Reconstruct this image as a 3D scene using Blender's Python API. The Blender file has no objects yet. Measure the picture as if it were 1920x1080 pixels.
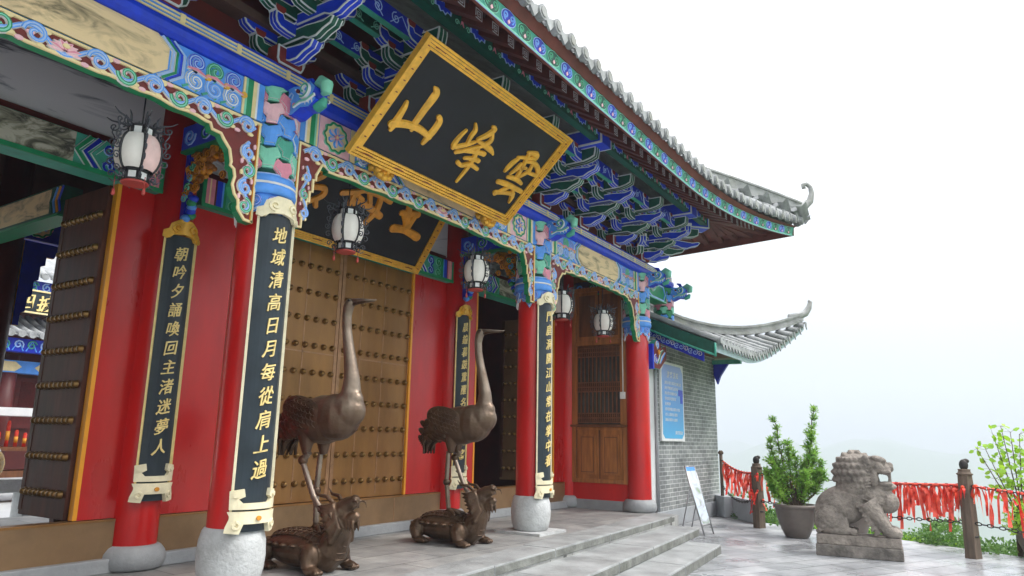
import bpy, bmesh, math, random
from mathutils import Vector, Matrix, noise
random.seed(7)
R=math.radians; PI=math.pi; sin=math.sin; cos=math.cos
S=bpy.context.scene; COL=S.collection
# ------------------------------------------------------------------ camera
cd=bpy.data.cameras.new('camera'); cam=bpy.data.objects.new('camera',cd); COL.objects.link(cam); S.camera=cam
yaw,pit,rol=0.9904,0.2089,0.0178
fw=Vector((sin(yaw)*cos(pit),cos(yaw)*cos(pit),sin(pit))); r0=Vector((cos(yaw),-sin(yaw),0)); u0=r0.cross(fw)
rt=cos(rol)*r0+sin(rol)*u0; up=-sin(rol)*r0+cos(rol)*u0
m=Matrix((rt,up,-fw)).transposed().to_4x4(); m.translation=Vector((-8.11,-4.9695,1.15)); cam.matrix_world=m
cd.sensor_width=36; cd.lens=36*1335.13/1920; cd.clip_start=.05; cd.clip_end=6000
# ------------------------------------------------------------------ sky and sun (overcast)
SUN_EL,SUN_AZ=R(52),R(150)      # azimuth from +y clockwise
w=bpy.data.worlds.new('World'); S.world=w; w.use_nodes=True; nt=w.node_tree; nt.nodes.clear()
out=nt.nodes.new('ShaderNodeOutputWorld'); bg=nt.nodes.new('ShaderNodeBackground')
sky=nt.nodes.new('ShaderNodeTexSky'); sky.sky_type='NISHITA'; sky.sun_disc=False; sky.sun_elevation=SUN_EL; sky.sun_rotation=SUN_AZ; sky.altitude=600; sky.dust_density=3
geo=nt.nodes.new('ShaderNodeNewGeometry'); sep=nt.nodes.new('ShaderNodeSeparateXYZ'); tc=nt.nodes.new('ShaderNodeTexCoord')
nt.links.new(tc.outputs['Generated'],sep.inputs[0])
cr=nt.nodes.new('ShaderNodeValToRGB'); e=cr.color_ramp.elements
e[0].position=.0; e[0].color=(2.35,2.65,3.05,1); e[1].position=.85; e[1].color=(14,14,14.2,1)
for p_,c_ in ((.09,(3.0,3.35,3.7,1)),(.19,(4.6,4.85,5.1,1)),(.36,(7.2,7.35,7.5,1))):
    x=e.new(p_); x.color=c_
nz=nt.nodes.new('ShaderNodeTexNoise'); nz.inputs['Scale'].default_value=2.2; nz.inputs['Detail'].default_value=4
ma=nt.nodes.new('ShaderNodeMath'); ma.operation='MULTIPLY_ADD'; ma.inputs[1].default_value=.16; 
nt.links.new(tc.outputs['Generated'],nz.inputs['Vector']); nt.links.new(nz.outputs['Fac'],ma.inputs[0])
mb_=nt.nodes.new('ShaderNodeMath'); mb_.operation='SUBTRACT'; mb_.inputs[1].default_value=.08
nt.links.new(sep.outputs['Z'],ma.inputs[2]); nt.links.new(ma.outputs[0],mb_.inputs[0]); nt.links.new(mb_.outputs[0],cr.inputs[0])
mx=nt.nodes.new('ShaderNodeMix'); mx.data_type='RGBA'; mx.inputs['Factor'].default_value=.9
nt.links.new(sky.outputs[0],mx.inputs['A']); nt.links.new(cr.outputs[0],mx.inputs['B']); nt.links.new(mx.outputs['Result'],bg.inputs[0])
bg.inputs[1].default_value=.12; nt.links.new(bg.outputs[0],out.inputs[0])
sl=bpy.data.lights.new('sun','SUN'); sl.energy=1.5; sl.angle=R(20); sl.color=(1,.96,.9); so=bpy.data.objects.new('sun',sl); COL.objects.link(so)
dv=-Vector((sin(SUN_AZ)*cos(SUN_EL),cos(SUN_AZ)*cos(SUN_EL),sin(SUN_EL))); so.rotation_euler=dv.to_track_quat('-Z','Y').to_euler(); so.location=(0,-8,12)
S.view_settings.view_transform='Standard'; S.view_settings.look='None'; S.view_settings.exposure=1.24; S.view_settings.gamma=1
S.cycles.use_denoising=True; S.cycles.max_bounces=6; S.cycles.diffuse_bounces=4; S.cycles.volume_bounces=1
# ------------------------------------------------------------------ materials
def lin(c): return c/12.92 if c<=.04045 else ((c+.055)/1.055)**2.4
def hx(h): h=h.lstrip('#'); return tuple(lin(int(h[i:i+2],16)/255) for i in (0,2,4))
MATS={}
def pm(name,col,rough=.5,var=.18,scale=5,metal=0,bump=.08,bscale=None,spec=.5,coat=0,stretch=None,dirt=None,dirtamt=.5,coord='Object'):
    if isinstance(col,str): col=hx(col)
    mt=bpy.data.materials.new(name); mt.use_nodes=True; t=mt.node_tree; b=t.nodes['Principled BSDF']
    b.inputs['Roughness'].default_value=rough; b.inputs['Metallic'].default_value=metal; b.inputs['Specular IOR Level'].default_value=spec
    if coat: b.inputs['Coat Weight'].default_value=coat; b.inputs['Coat Roughness'].default_value=.18
    co=t.nodes.new('ShaderNodeTexCoord'); src=co.outputs[coord]
    if stretch:
        mp=t.nodes.new('ShaderNodeMapping'); mp.inputs['Scale'].default_value=stretch; t.links.new(src,mp.inputs[0]); src=mp.outputs[0]
    n=t.nodes.new('ShaderNodeTexNoise'); n.inputs['Scale'].default_value=scale; n.inputs['Detail'].default_value=6; n.inputs['Roughness'].default_value=.62; t.links.new(src,n.inputs['Vector'])
    r=t.nodes.new('ShaderNodeValToRGB'); r.color_ramp.elements[0].position=.3; r.color_ramp.elements[1].position=.7
    r.color_ramp.elements[0].color=tuple(c*(1-var) for c in col)+(1,); r.color_ramp.elements[1].color=tuple(min(1,c*(1+var)) for c in col)+(1,)
    t.links.new(n.outputs['Fac'],r.inputs[0]); last=r.outputs[0]
    if dirt:
        if isinstance(dirt,str): dirt=hx(dirt)
        n2=t.nodes.new('ShaderNodeTexNoise'); n2.inputs['Scale'].default_value=scale*.37; n2.inputs['Detail'].default_value=8; n2.inputs['Roughness'].default_value=.7; t.links.new(src,n2.inputs['Vector'])
        r2=t.nodes.new('ShaderNodeValToRGB'); r2.color_ramp.elements[0].position=.5; r2.color_ramp.elements[1].position=.72
        r2.color_ramp.elements[0].color=(0,0,0,1); r2.color_ramp.elements[1].color=(dirtamt,)*3+(1,)
        t.links.new(n2.outputs['Fac'],r2.inputs[0]); mm=t.nodes.new('ShaderNodeMix'); mm.data_type='RGBA'; t.links.new(r2.outputs[0],mm.inputs['Factor']); t.links.new(last,mm.inputs['A']); mm.inputs['B'].default_value=tuple(dirt)+(1,); last=mm.outputs['Result']
    t.links.new(last,b.inputs['Base Color'])
    rr=t.nodes.new('ShaderNodeMapRange'); rr.inputs['To Min'].default_value=max(.03,rough-.1); rr.inputs['To Max'].default_value=min(1,rough+.1); t.links.new(n.outputs['Fac'],rr.inputs['Value']); t.links.new(rr.outputs[0],b.inputs['Roughness'])
    if bump:
        bn=t.nodes.new('ShaderNodeTexNoise'); bn.inputs['Scale'].default_value=bscale or scale*4; bn.inputs['Detail'].default_value=5; t.links.new(src,bn.inputs['Vector'])
        bu=t.nodes.new('ShaderNodeBump'); bu.inputs['Strength'].default_value=bump; bu.inputs['Distance'].default_value=.02; t.links.new(bn.outputs['Fac'],bu.inputs['Height']); t.links.new(bu.outputs[0],b.inputs['Normal'])
    MATS[name]=mt; return mt
pm('red_paint',(.56,.009,.009),.33,.18,2.2,bump=.10,bscale=5,coat=.2,stretch=(1,1,.35),dirt=(.26,.012,.012),dirtamt=.6)
pm('red_lacquer',(.50,.008,.008),.30,.25,1.6,bump=.08,coat=.15,stretch=(1,1,.3))
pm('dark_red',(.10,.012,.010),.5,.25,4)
pm('carve_red',(.16,.018,.015),.6,.25,9)
pm('block_red',(.22,.025,.02),.6,.25,7)
pm('rafter_red',(.12,.034,.028),.65,.35,5,dirt=(.15,.06,.05))
pm('soffit_red',(.16,.04,.03),.65,.35,4,dirt=(.05,.02,.016))
pm('blue',(.003,.040,.58),.45,.2,8)
pm('deep_blue',(.003,.020,.42),.45,.25,8)
pm('sky_blue',(.09,.32,.85),.45,.15,8)
pm('pale_blue',(.36,.52,.85),.5,.12,9)
pm('green',(.010,.25,.10),.45,.2,8)
pm('deep_green',(.005,.085,.055),.5,.3,8)
pm('teal',(.05,.33,.24),.5,.2,8)
pm('mint',(.20,.58,.42),.5,.15,8)
pm('pink',(.72,.25,.34),.5,.15,8)
pm('pale_pink',(.85,.50,.55),.5,.15,9)
pm('cream',(.84,.68,.36),.5,.12,9)
pm('ivory',(.80,.72,.50),.5,.15,9,dirt=(.5,.4,.2),dirtamt=.35)
pm('white_edge',(.60,.64,.66),.55,.15,9)
pm('white',(.78,.78,.78),.5,.08,6)
pm('yellow_edge',(.80,.33,.02),.4,.1,5)
pm('gold',(.78,.42,.045),.32,.2,12,metal=.25,bump=.1,dirt=(.35,.16,.02),dirtamt=.4)
pm('pale_gold',(.80,.62,.25),.4,.15,9)
pm('orange_gold',(.68,.28,.02),.45,.25,9)
pm('carve_gilt',(.34,.125,.016),.5,.4,14,bump=.3,dirt=(.12,.04,.01))
pm('black_board',(.012,.014,.018),.5,.3,3,bump=.03,spec=.25)
pm('slate_board',(.020,.030,.040),.42,.3,3,bump=.03,spec=.35)
pm('brass_sheet',(.26,.125,.036),.34,.3,2.2,metal=.4,bump=.22,bscale=3.5,dirt=(.33,.17,.08),dirtamt=.5,stretch=(1.4,1,.4))
pm('brass_seam',(.34,.18,.09),.4,.3,8,metal=.3)
pm('brass_stud',(.22,.12,.035),.3,.25,9,metal=.6)
pm('dull_brass',(.25,.15,.075),.38,.22,2.5,metal=.3,dirt=(.2,.12,.07),dirtamt=.6,bump=.1,bscale=4)
pm('door_brown',(.095,.034,.022),.5,.55,2.5,stretch=(3,3,.5),spec=.18)
pm('timber',(.36,.13,.034),.45,.4,4,stretch=(4,4,.45),coat=.15,bump=.12)
pm('timber_dark',(.16,.058,.02),.5,.4,4,stretch=(4,4,.45))
pm('lattice_wood',(.17,.062,.026),.5,.3,9)
pm('dark_glass',(.045,.05,.05),.12,.5,3,bump=0)
pm('bronze',(.105,.064,.039),.40,.5,5,metal=.55,bump=.3,bscale=26,dirt=(.03,.018,.012),dirtamt=.7)
pm('bronze_worn',(.24,.19,.15),.36,.3,5,metal=.6,bump=.15,bscale=26,dirt=(.11,.07,.045),dirtamt=.8)
pm('pale_stone',(.50,.51,.51),.75,.2,5,bump=.5,bscale=34,dirt=(.26,.255,.245),dirtamt=.8)
pm('grey_stone',(.33,.34,.35),.65,.2,2.2,bump=.3,bscale=22,dirt=(.2,.205,.21),dirtamt=.7)
pm('step_stone',(.31,.32,.32),.58,.32,2.4,bump=.3,bscale=22,dirt=(.17,.175,.165),dirtamt=.75)
pm('riser_stone',(.17,.175,.16),.8,.4,5,bump=.5,bscale=22,dirt=(.07,.075,.055),dirtamt=.8)
pm('concrete',(.34,.36,.38),.75,.16,2.5,bump=.2,dirt=(.25,.26,.27))
pm('plaster',(.62,.63,.63),.8,.1,2.5,bump=.2,dirt=(.42,.42,.41))
pm('lion_stone',(.23,.20,.172),.88,.5,5,bump=1.2,bscale=26,dirt=(.055,.048,.04),dirtamt=.95)
pm('plinth_stone',(.19,.17,.15),.85,.5,6,bump=1.,bscale=22,dirt=(.035,.033,.028),dirtamt=.95)
pm('post_wood',(.12,.085,.06),.8,.4,4,stretch=(4,4,.5),bump=.5,dirt=(.05,.04,.03))
pm('iron',(.03,.026,.024),.5,.4,12,metal=.5)
pm('ribbon_red',(.80,.025,.018),.5,.3,20,bump=0,dirt=(.85,.3,.05),dirtamt=.6)
pm('ribbon_coral',(.88,.10,.06),.5,.25,20,bump=0)
pm('pot_glaze',(.13,.11,.095),.45,.3,3,bump=.15,dirt=(.2,.16,.14))
pm('soil',(.035,.024,.017),.95,.4,15,bump=.8)
pm('tile_grey',(.29,.30,.305),.7,.3,5,bump=.4,bscale=18,dirt=(.17,.175,.16),dirtamt=.75)
pm('ridge_grey',(.31,.315,.31),.75,.3,4,bump=.4,bscale=16,dirt=(.2,.2,.14),dirtamt=.7)
pm('fascia_white',(.50,.62,.68),.6,.15,6)
pm('lamp_paper',(.82,.78,.73),.6,.1,5,dirt=(.75,.6,.55),dirtamt=.5)
pm('lamp_paper_stained',(.80,.55,.52),.6,.2,5,dirt=(.8,.72,.68),dirtamt=.9)
pm('lamp_frame',(.020,.020,.024),.45,.4,9)
pm('filigree',(.06,.065,.08),.45,.4,9)
pm('lamp_red',(.45,.06,.05),.5,.2,9)
pm('bark',(.10,.07,.05),.9,.3,9,bump=.6)
pm('white_plastic',(.75,.74,.70),.5,.05,5,bump=0)
pm('steel',(.35,.35,.36),.35,.2,9,metal=.8)
pm('bag_cloth',(.72,.50,.22),.8,.3,30,bump=.5,dirt=(.75,.65,.5),dirtamt=.8)
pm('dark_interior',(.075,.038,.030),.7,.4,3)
def leafmat(name,c1,c2,tr=.35):
    mt=bpy.data.materials.new(name); mt.use_nodes=True; t=mt.node_tree; b=t.nodes['Principled BSDF']; b.inputs['Roughness'].default_value=.5
    oi=t.nodes.new('ShaderNodeTexCoord'); n=t.nodes.new('ShaderNodeTexNoise'); n.inputs['Scale'].default_value=7; n.inputs['Detail'].default_value=3; t.links.new(oi.outputs['Object'],n.inputs['Vector'])
    r=t.nodes.new('ShaderNodeValToRGB'); r.color_ramp.elements[0].position=.35; r.color_ramp.elements[1].position=.65; r.color_ramp.elements[0].color=c1+(1,); r.color_ramp.elements[1].color=c2+(1,); t.links.new(n.outputs['Fac'],r.inputs[0]); t.links.new(r.outputs[0],b.inputs['Base Color'])
    tl=t.nodes.new('ShaderNodeBsdfTranslucent'); t.links.new(r.outputs[0],tl.inputs[0]); ms=t.nodes.new('ShaderNodeMixShader'); ms.inputs[0].default_value=tr
    o=t.nodes['Material Output']; t.links.new(b.outputs[0],ms.inputs[1]); t.links.new(tl.outputs[0],ms.inputs[2]); t.links.new(ms.outputs[0],o.inputs[0]); MATS[name]=mt
leafmat('leaf_yew',(.13,.33,.03),(.36,.60,.09),.42); leafmat('leaf_lime',(.26,.50,.03),(.42,.66,.06),.5); leafmat('leaf_bush',(.06,.16,.03),(.17,.32,.07)); leafmat('leaf_wood',(.05,.12,.035),(.12,.22,.07))
def nodes_of(name): mt=bpy.data.materials.new(name); mt.use_nodes=True; MATS[name]=mt; return mt,mt.node_tree,mt.node_tree.nodes['Principled BSDF']
def ramp(t,src,stops):
    r=t.nodes.new('ShaderNodeValToRGB'); el=r.color_ramp.elements
    while len(el)<len(stops): el.new(.5)
    for q,(p,c) in zip(el,stops): q.position=p; q.color=tuple(c)+(1,)
    t.links.new(src,r.inputs[0]); return r.outputs[0]
def brickmat(name,axes,bw,bh,mort,c1,c2,cm,rough=.7,off=.5,rot=0,wet=False,bump=.4):
    mt,t,b=nodes_of(name); co=t.nodes.new('ShaderNodeTexCoord'); sp=t.nodes.new('ShaderNodeSeparateXYZ'); cb=t.nodes.new('ShaderNodeCombineXYZ')
    t.links.new(co.outputs['Object'],sp.inputs[0]); t.links.new(sp.outputs[axes[0]],cb.inputs[0]); t.links.new(sp.outputs[axes[1]],cb.inputs[1])
    mp=t.nodes.new('ShaderNodeMapping'); mp.inputs['Rotation'].default_value=(0,0,rot); t.links.new(cb.outputs[0],mp.inputs[0])
    br=t.nodes.new('ShaderNodeTexBrick'); br.inputs['Scale'].default_value=1; br.inputs['Brick Width'].default_value=bw; br.inputs['Row Height'].default_value=bh; br.inputs['Mortar Size'].default_value=mort; br.inputs['Mortar Smooth'].default_value=.2; br.offset=off
    br.inputs['Color1'].default_value=c1+(1,); br.inputs['Color2'].default_value=c2+(1,); br.inputs['Mortar'].default_value=cm+(1,); t.links.new(mp.outputs[0],br.inputs[0])
    n=t.nodes.new('ShaderNodeTexNoise'); n.inputs['Scale'].default_value=1.7; n.inputs['Detail'].default_value=9; n.inputs['Roughness'].default_value=.68; t.links.new(co.outputs['Object'],n.inputs['Vector'])
    m2=t.nodes.new('ShaderNodeMix'); m2.data_type='RGBA'; m2.blend_type='MULTIPLY'; m2.inputs['Factor'].default_value=1; t.links.new(br.outputs[0],m2.inputs['A'])
    t.links.new(ramp(t,n.outputs['Fac'],[(.3,(.48,.49,.50)),(.5,(.9,.9,.9)),(.7,(1.35,1.34,1.3))]),m2.inputs['B']); t.links.new(m2.outputs['Result'],b.inputs['Base Color'])
    b.inputs['Roughness'].default_value=rough
    if wet:
        n3=t.nodes.new('ShaderNodeTexNoise'); n3.inputs['Scale'].default_value=.9; n3.inputs['Detail'].default_value=4; t.links.new(co.outputs['Object'],n3.inputs['Vector'])
        t.links.new(ramp(t,n3.outputs['Fac'],[(.38,(.16,)*3),(.6,(.5,)*3)]),b.inputs['Roughness'])
    bu=t.nodes.new('ShaderNodeBump'); bu.inputs['Strength'].default_value=bump; bu.inputs['Distance'].default_value=.012
    ad=t.nodes.new('ShaderNodeMath'); ad.operation='MULTIPLY_ADD'; ad.inputs[1].default_value=-1; n4=t.nodes.new('ShaderNodeTexNoise'); n4.inputs['Scale'].default_value=14; n4.inputs['Detail'].default_value=6; t.links.new(co.outputs['Object'],n4.inputs['Vector'])
    t.links.new(br.outputs['Fac'],ad.inputs[0]); t.links.new(n4.outputs['Fac'],ad.inputs[2]); t.links.new(ad.outputs[0],bu.inputs['Height']); t.links.new(bu.outputs[0],b.inputs['Normal'])
brickmat('brick_wall','XZ',.24,.077,.006,(.17,.185,.185),(.26,.275,.275),(.55,.56,.56),.75)
brickmat('brick_wall_side','YZ',.24,.077,.006,(.17,.185,.185),(.26,.275,.275),(.55,.56,.56),.75)
brickmat('paving','XY',.62,.36,.008,(.29,.30,.315),(.39,.40,.415),(.09,.095,.09),.4,.5,R(26.5),True)
brickmat('porch_paving','XY',1.1,.5,.006,(.25,.25,.245),(.34,.34,.33),(.085,.085,.08),.5,.5,R(4),False,.25)
def paintingmat(name,base,mid,dark,scale,stretch,thr=(.42,.52,.62)):
    mt,t,b=nodes_of(name); co=t.nodes.new('ShaderNodeTexCoord'); mp=t.nodes.new('ShaderNodeMapping'); mp.inputs['Scale'].default_value=stretch; t.links.new(co.outputs['Object'],mp.inputs[0])
    n=t.nodes.new('ShaderNodeTexNoise'); n.inputs['Scale'].default_value=scale; n.inputs['Detail'].default_value=9; n.inputs['Roughness'].default_value=.6; n.inputs['Distortion'].default_value=1.2; t.links.new(mp.outputs[0],n.inputs['Vector'])
    t.links.new(ramp(t,n.outputs['Fac'],[(thr[0],base),(thr[1],mid),(thr[2],dark),(thr[2]+.08,base)]),b.inputs['Base Color']); b.inputs['Roughness'].default_value=.55
paintingmat('landscape_gold',(.84,.63,.36),(.60,.45,.26),(.20,.16,.09),2.6,(1,1,2.6),(.46,.57,.68))
paintingmat('landscape_pale',(.52,.50,.42),(.30,.29,.22),(.05,.05,.04),3.,(1,1,2.2),(.44,.5,.6))
paintingmat('ink_wash',(.62,.62,.62),(.40,.41,.43),(.07,.075,.09),.7,(1,1,5.5),(.53,.58,.63))
paintingmat('ink_dark',(.07,.075,.08),(.16,.17,.175),(.30,.31,.31),2.2,(1,1,2.),(.42,.5,.62))
def gradmat(name,z0,z1,stops,rough=.4):
    mt,t,b=nodes_of(name); co=t.nodes.new('ShaderNodeTexCoord'); sp=t.nodes.new('ShaderNodeSeparateXYZ'); t.links.new(co.outputs['Object'],sp.inputs[0]); mr=t.nodes.new('ShaderNodeMapRange'); mr.inputs['From Min'].default_value=z0; mr.inputs['From Max'].default_value=z1; t.links.new(sp.outputs['Z'],mr.inputs['Value'])
    t.links.new(ramp(t,mr.outputs[0],stops),b.inputs['Base Color']); b.inputs['Roughness'].default_value=rough
gradmat('poster_print',1.17,2.6,[(.0,(.04,.40,.72)),(.5,(.09,.33,.74)),(1.,(.30,.40,.78))])
# ------------------------------------------------------------------ mesh helpers
class MB:
    def __init__(s): s.v=[];s.f=[];s.m=[];s.s=[]
    def add(s,vs,fs,mat,smooth=False):
        o=len(s.v); s.v+= [tuple(p) for p in vs]
        for f in fs: s.f.append(tuple(i+o for i in f)); s.m.append(mat); s.s.append(smooth)
    def box(s,x0,x1,y0,y1,z0,z1,mat):
        s.add([(x0,y0,z0),(x1,y0,z0),(x1,y1,z0),(x0,y1,z0),(x0,y0,z1),(x1,y0,z1),(x1,y1,z1),(x0,y1,z1)],[(0,3,2,1),(4,5,6,7),(0,1,5,4),(1,2,6,5),(2,3,7,6),(3,0,4,7)],mat)
    def hexa(s,pts,mat): s.add(pts,[(0,3,2,1),(4,5,6,7),(0,1,5,4),(1,2,6,5),(2,3,7,6),(3,0,4,7)],mat)
    def prism(s,poly,fn,d0,d1,mat,side=None,cap=True,smooth=False):
        n=len(poly); vs=[fn(a,b,d0) for a,b in poly]+[fn(a,b,d1) for a,b in poly]
        if cap: s.add(vs,[tuple(range(n))[::-1],tuple(range(n,2*n))],mat)
        s.add(vs,[(i,(i+1)%n,n+(i+1)%n,n+i) for i in range(n)],side or mat,smooth)
    def tube(s,pts,rad,mat,n=8,caps=True,flat=1.0,smooth=True):
        pts=[Vector(p) for p in pts]; k=len(pts)
        if not hasattr(rad,'__len__'): rad=[rad]*k
        vs=[];nrm=None
        for i,p in enumerate(pts):
            t=(pts[min(i+1,k-1)]-pts[max(i-1,0)]).normalized()
            if nrm is None: nrm=t.orthogonal() if abs(t.z)>.95 else Vector((0,0,1)).cross(t)
            nrm=(nrm-t*nrm.dot(t)).normalized(); b=t.cross(nrm)
            for j in range(n): a=2*PI*j/n; vs.append(p+nrm*cos(a)*rad[i]+b*sin(a)*rad[i]*flat)
        fs=[(i*n+j,i*n+(j+1)%n,(i+1)*n+(j+1)%n,(i+1)*n+j) for i in range(k-1) for j in range(n)]
        s.add(vs,fs,mat,smooth)
        if caps: s.add(vs[:n],[tuple(range(n))[::-1]],mat); s.add(vs[-n:],[tuple(range(n))],mat)
    def lathe(s,prof,c,mat,n=24,smooth=True,ax=None,squash=1):
        vs=[]
        for r,z in prof:
            for j in range(n): a=2*PI*j/n; vs.append((c[0]+r*cos(a),c[1]+r*sin(a)*squash,c[2]+z))
        k=len(prof); s.add(vs,[(i*n+j,i*n+(j+1)%n,(i+1)*n+(j+1)%n,(i+1)*n+j) for i in range(k-1) for j in range(n)],mat,smooth)
        s.add(vs[:n],[tuple(range(n))[::-1]],mat); s.add(vs[-n:],[tuple(range(n))],mat)
    def ell(s,c,r,mat,n=12,k=8,rot=None):
        if not hasattr(r,'__len__'): r=(r,r,r)
        vs=[];M=rot or Matrix.Identity(3); c=Vector(c)
        for i in range(k+1):
            t=PI*i/k
            for j in range(n): a=2*PI*j/n; vs.append(c+M@Vector((r[0]*sin(t)*cos(a),r[1]*sin(t)*sin(a),-r[2]*cos(t))))
        s.add(vs,[(i*n+j,i*n+(j+1)%n,(i+1)*n+(j+1)%n,(i+1)*n+j) for i in range(k) for j in range(n)],mat,True)
    def ribbon(s,pts,wd,fn,mat,h=.012,edge=None,core=None,base=0.):
        # raised painted strip: pts 2D, fn(a,b,height)->3D
        k=len(pts); 
        if not hasattr(wd,'__len__'): wd=[wd]*k
        vs=[]
        for i in range(k):
            a=pts[max(i-1,0)]; b=pts[min(i+1,k-1)]; dx,dy=b[0]-a[0],b[1]-a[1]; l=math.hypot(dx,dy) or 1; nx,ny=-dy/l,dx/l; W=wd[i]/2; px,py=pts[i]
            for q,hh in ((-1,base),(-.72,base+h),(-.3,base+h),(.3,base+h),(.72,base+h),(1,base)): vs.append(fn(px+nx*q*W,py+ny*q*W,hh))
        for q in range(5):
            mm=mat if q in (1,3) else ((core or mat) if q==2 else (edge or mat))
            s.add(vs,[(i*6+q,i*6+q+1,(i+1)*6+q+1,(i+1)*6+q) for i in range(k-1)],mm)
        s.add(vs[:6],[tuple(range(6))],edge or mat); s.add(vs[-6:],[tuple(range(6))[::-1]],edge or mat)
    def plate(s,poly,fn,mat,h=.01,side=None,base=0.): s.prism(poly,fn,base,base+h,mat,side)
    def cprism(s,poly,fn,h0,h1,mat,du=.03,side=None):
        # plate wrapped round a column: cut in narrow upright slices before it is bent
        t=bmesh.new(); t.faces.new([t.verts.new((a,b,0)) for a,b in poly]); a0=min(p[0] for p in poly); a1=max(p[0] for p in poly); k=max(1,int((a1-a0)/du))
        for i in range(1,k+1):
            bmesh.ops.bisect_plane(t,geom=t.verts[:]+t.edges[:]+t.faces[:],plane_co=(a0+(a1-a0)*i/(k+1),0,0),plane_no=(1,0,0))
        t.verts.index_update(); n=len(t.verts); top=[fn(v.co.x,v.co.y,h1) for v in t.verts]; bot=[fn(v.co.x,v.co.y,h0) for v in t.verts]
        s.add(top+bot,[tuple(v.index for v in f.verts) for f in t.faces],mat)
        s.add(top+bot,[(e.verts[0].index,e.verts[1].index,e.verts[1].index+n,e.verts[0].index+n) for e in t.edges if len(e.link_faces)==1],side or mat); t.free()
    def build(s,name,parent=None,mods=None,bev=0,loc=None):
        me=bpy.data.meshes.new(name); me.from_pydata(s.v,[],s.f); names=[]
        for q in s.m:
            if q not in names: names.append(q)
        for q in names: me.materials.append(MATS[q])
        idx={q:i for i,q in enumerate(names)}
        me.polygons.foreach_set('material_index',[idx[q] for q in s.m]); me.polygons.foreach_set('use_smooth',s.s)
        bm=bmesh.new(); bm.from_mesh(me); bmesh.ops.remove_doubles(bm,verts=bm.verts,dist=1e-5); bmesh.ops.recalc_face_normals(bm,faces=bm.faces); bm.to_mesh(me); bm.free()
        o=bpy.data.objects.new(name,me); COL.objects.link(o)
        if parent is not None: par(o,parent)
        if bev: b=o.modifiers.new('bevel','BEVEL'); b.width=bev; b.segments=2; b.limit_method='ANGLE'; b.angle_limit=R(40)
        return o
def wloc(o):
    v=Vector(o.location)
    while o.parent: o=o.parent; v=v+o.location
    return v
def par(o,p): o.parent=p; o.location=Vector(o.location)-wloc(p)
def tag(o,label,cat,group=None):
    o['label']=label; o['category']=cat
    if group: o['group']=group
    return o
def thing(name,label,cat,loc=(0,0,0),group=None):
    o=bpy.data.objects.new(name,None); o.empty_display_size=.2; o.location=loc; COL.objects.link(o); return tag(o,label,cat,group)
def struct(o): o['kind']='structure'; return o
def dup(o,parent=None,off=None,rz=None):
    c=o.copy(); COL.objects.link(c)
    for k in ('label','category','group'):
        if parent is not None and k in c: del c[k]
    if parent is not None: c.parent=parent
    if off is not None: c.location=Vector(c.location)+Vector(off)
    for ch in list(o.children): dup(ch,c)
    return c
def XZ(y,sg=-1): return lambda a,b,h:(a,y+sg*h,b)
def YZ(x,sg=-1): return lambda a,b,h:(x+sg*h,a,b)
def CYL(cx,cy,r): return lambda a,b,h:(cx+(r+h)*sin(a/r),cy-(r+h)*cos(a/r),b)
def spiral(cx,cz,r0,r1,a0,turns,n=22,sg=1): return [(cx+(r0+(r1-r0)*i/n)*cos(a0+sg*turns*2*PI*i/n),cz+(r0+(r1-r0)*i/n)*sin(a0+sg*turns*2*PI*i/n)) for i in range(n+1)]
def circ(cx,cz,r,n=20,rz=None): return [(cx+r*cos(2*PI*i/n),cz+(rz or r)*sin(2*PI*i/n)) for i in range(n)]
def vine(mb,fn,P,L,H,per=.26,base=0.,lotus=None):
    """carved scroll along a path; P(t,n)->2D point at arclength t, offset n"""
    k=max(2,round(L/per)); p=L/k; cols=[('sky_blue','pale_blue','white'),('green','mint','white')]
    N=int(L/.02); mb.ribbon([P(L*i/N,H*.30*sin(PI*i/N*k)) for i in range(N+1)],H*.22,fn,'sky_blue',.016,'white','pale_blue',base)
    for i in range(k):
        t=(i+.5)*p; sg=1 if i%2 else -1
        if lotus is not None and abs(t-lotus)<p*.75: continue
        c=cols[i%2]; sp=spiral(.02,-sg*.06*H,H*.44,H*.08,PI,1.35,20,sg)
        mb.ribbon([P(t+a,b+sg*H*.02) for a,b in sp],[H*(.25-.10*q/20) for q in range(21)],fn,c[0],.02,'white',c[1],base)
        for a,b,mt in ((-.05*p,.02*H,'pale_pink'),(.42*p,-sg*.28*H,'cream'),(-.33*p,sg*.36*H,'pale_pink'),(.30*p,sg*.33*H,'cream')):
            mb.plate([P(t+a+q[0],b+q[1]) for q in circ(0,0,H*.16,8,H*.09)],fn,mt,.014,None,base)
        if i==k-1: continue
        e0=(t+.5*p,-sg*.05*H); lp=[P(e0[0]+.12*p*j,e0[1]+sg*H*(.06+.10*j)) for j in range(4)]
        mb.ribbon(lp,[H*.16,H*.16,H*.11,H*.03],fn,c[1],.014,'white',None,base)
    if lotus is not None:
        for j in range(9):
            a=PI*(j/8)*1.0; rr=H*.62; mid=(lotus+rr*.55*cos(a),-.18*H+rr*.5*sin(a))
            mb.ribbon([P(lotus+.05*rr*cos(a),-.2*H),P(*mid),P(lotus+rr*cos(a),-.22*H+rr*.95*sin(a)*.8)],[H*.1,H*.26,H*.03],fn,'pale_pink',.02+.004*(j%2),'white','pink' if j%2 else 'pale_pink',base)
        mb.plate([P(lotus+q[0],.02*H+q[1]) for q in circ(0,0,H*.14,10,H*.09)],fn,'cream',.034,None,base)
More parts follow.
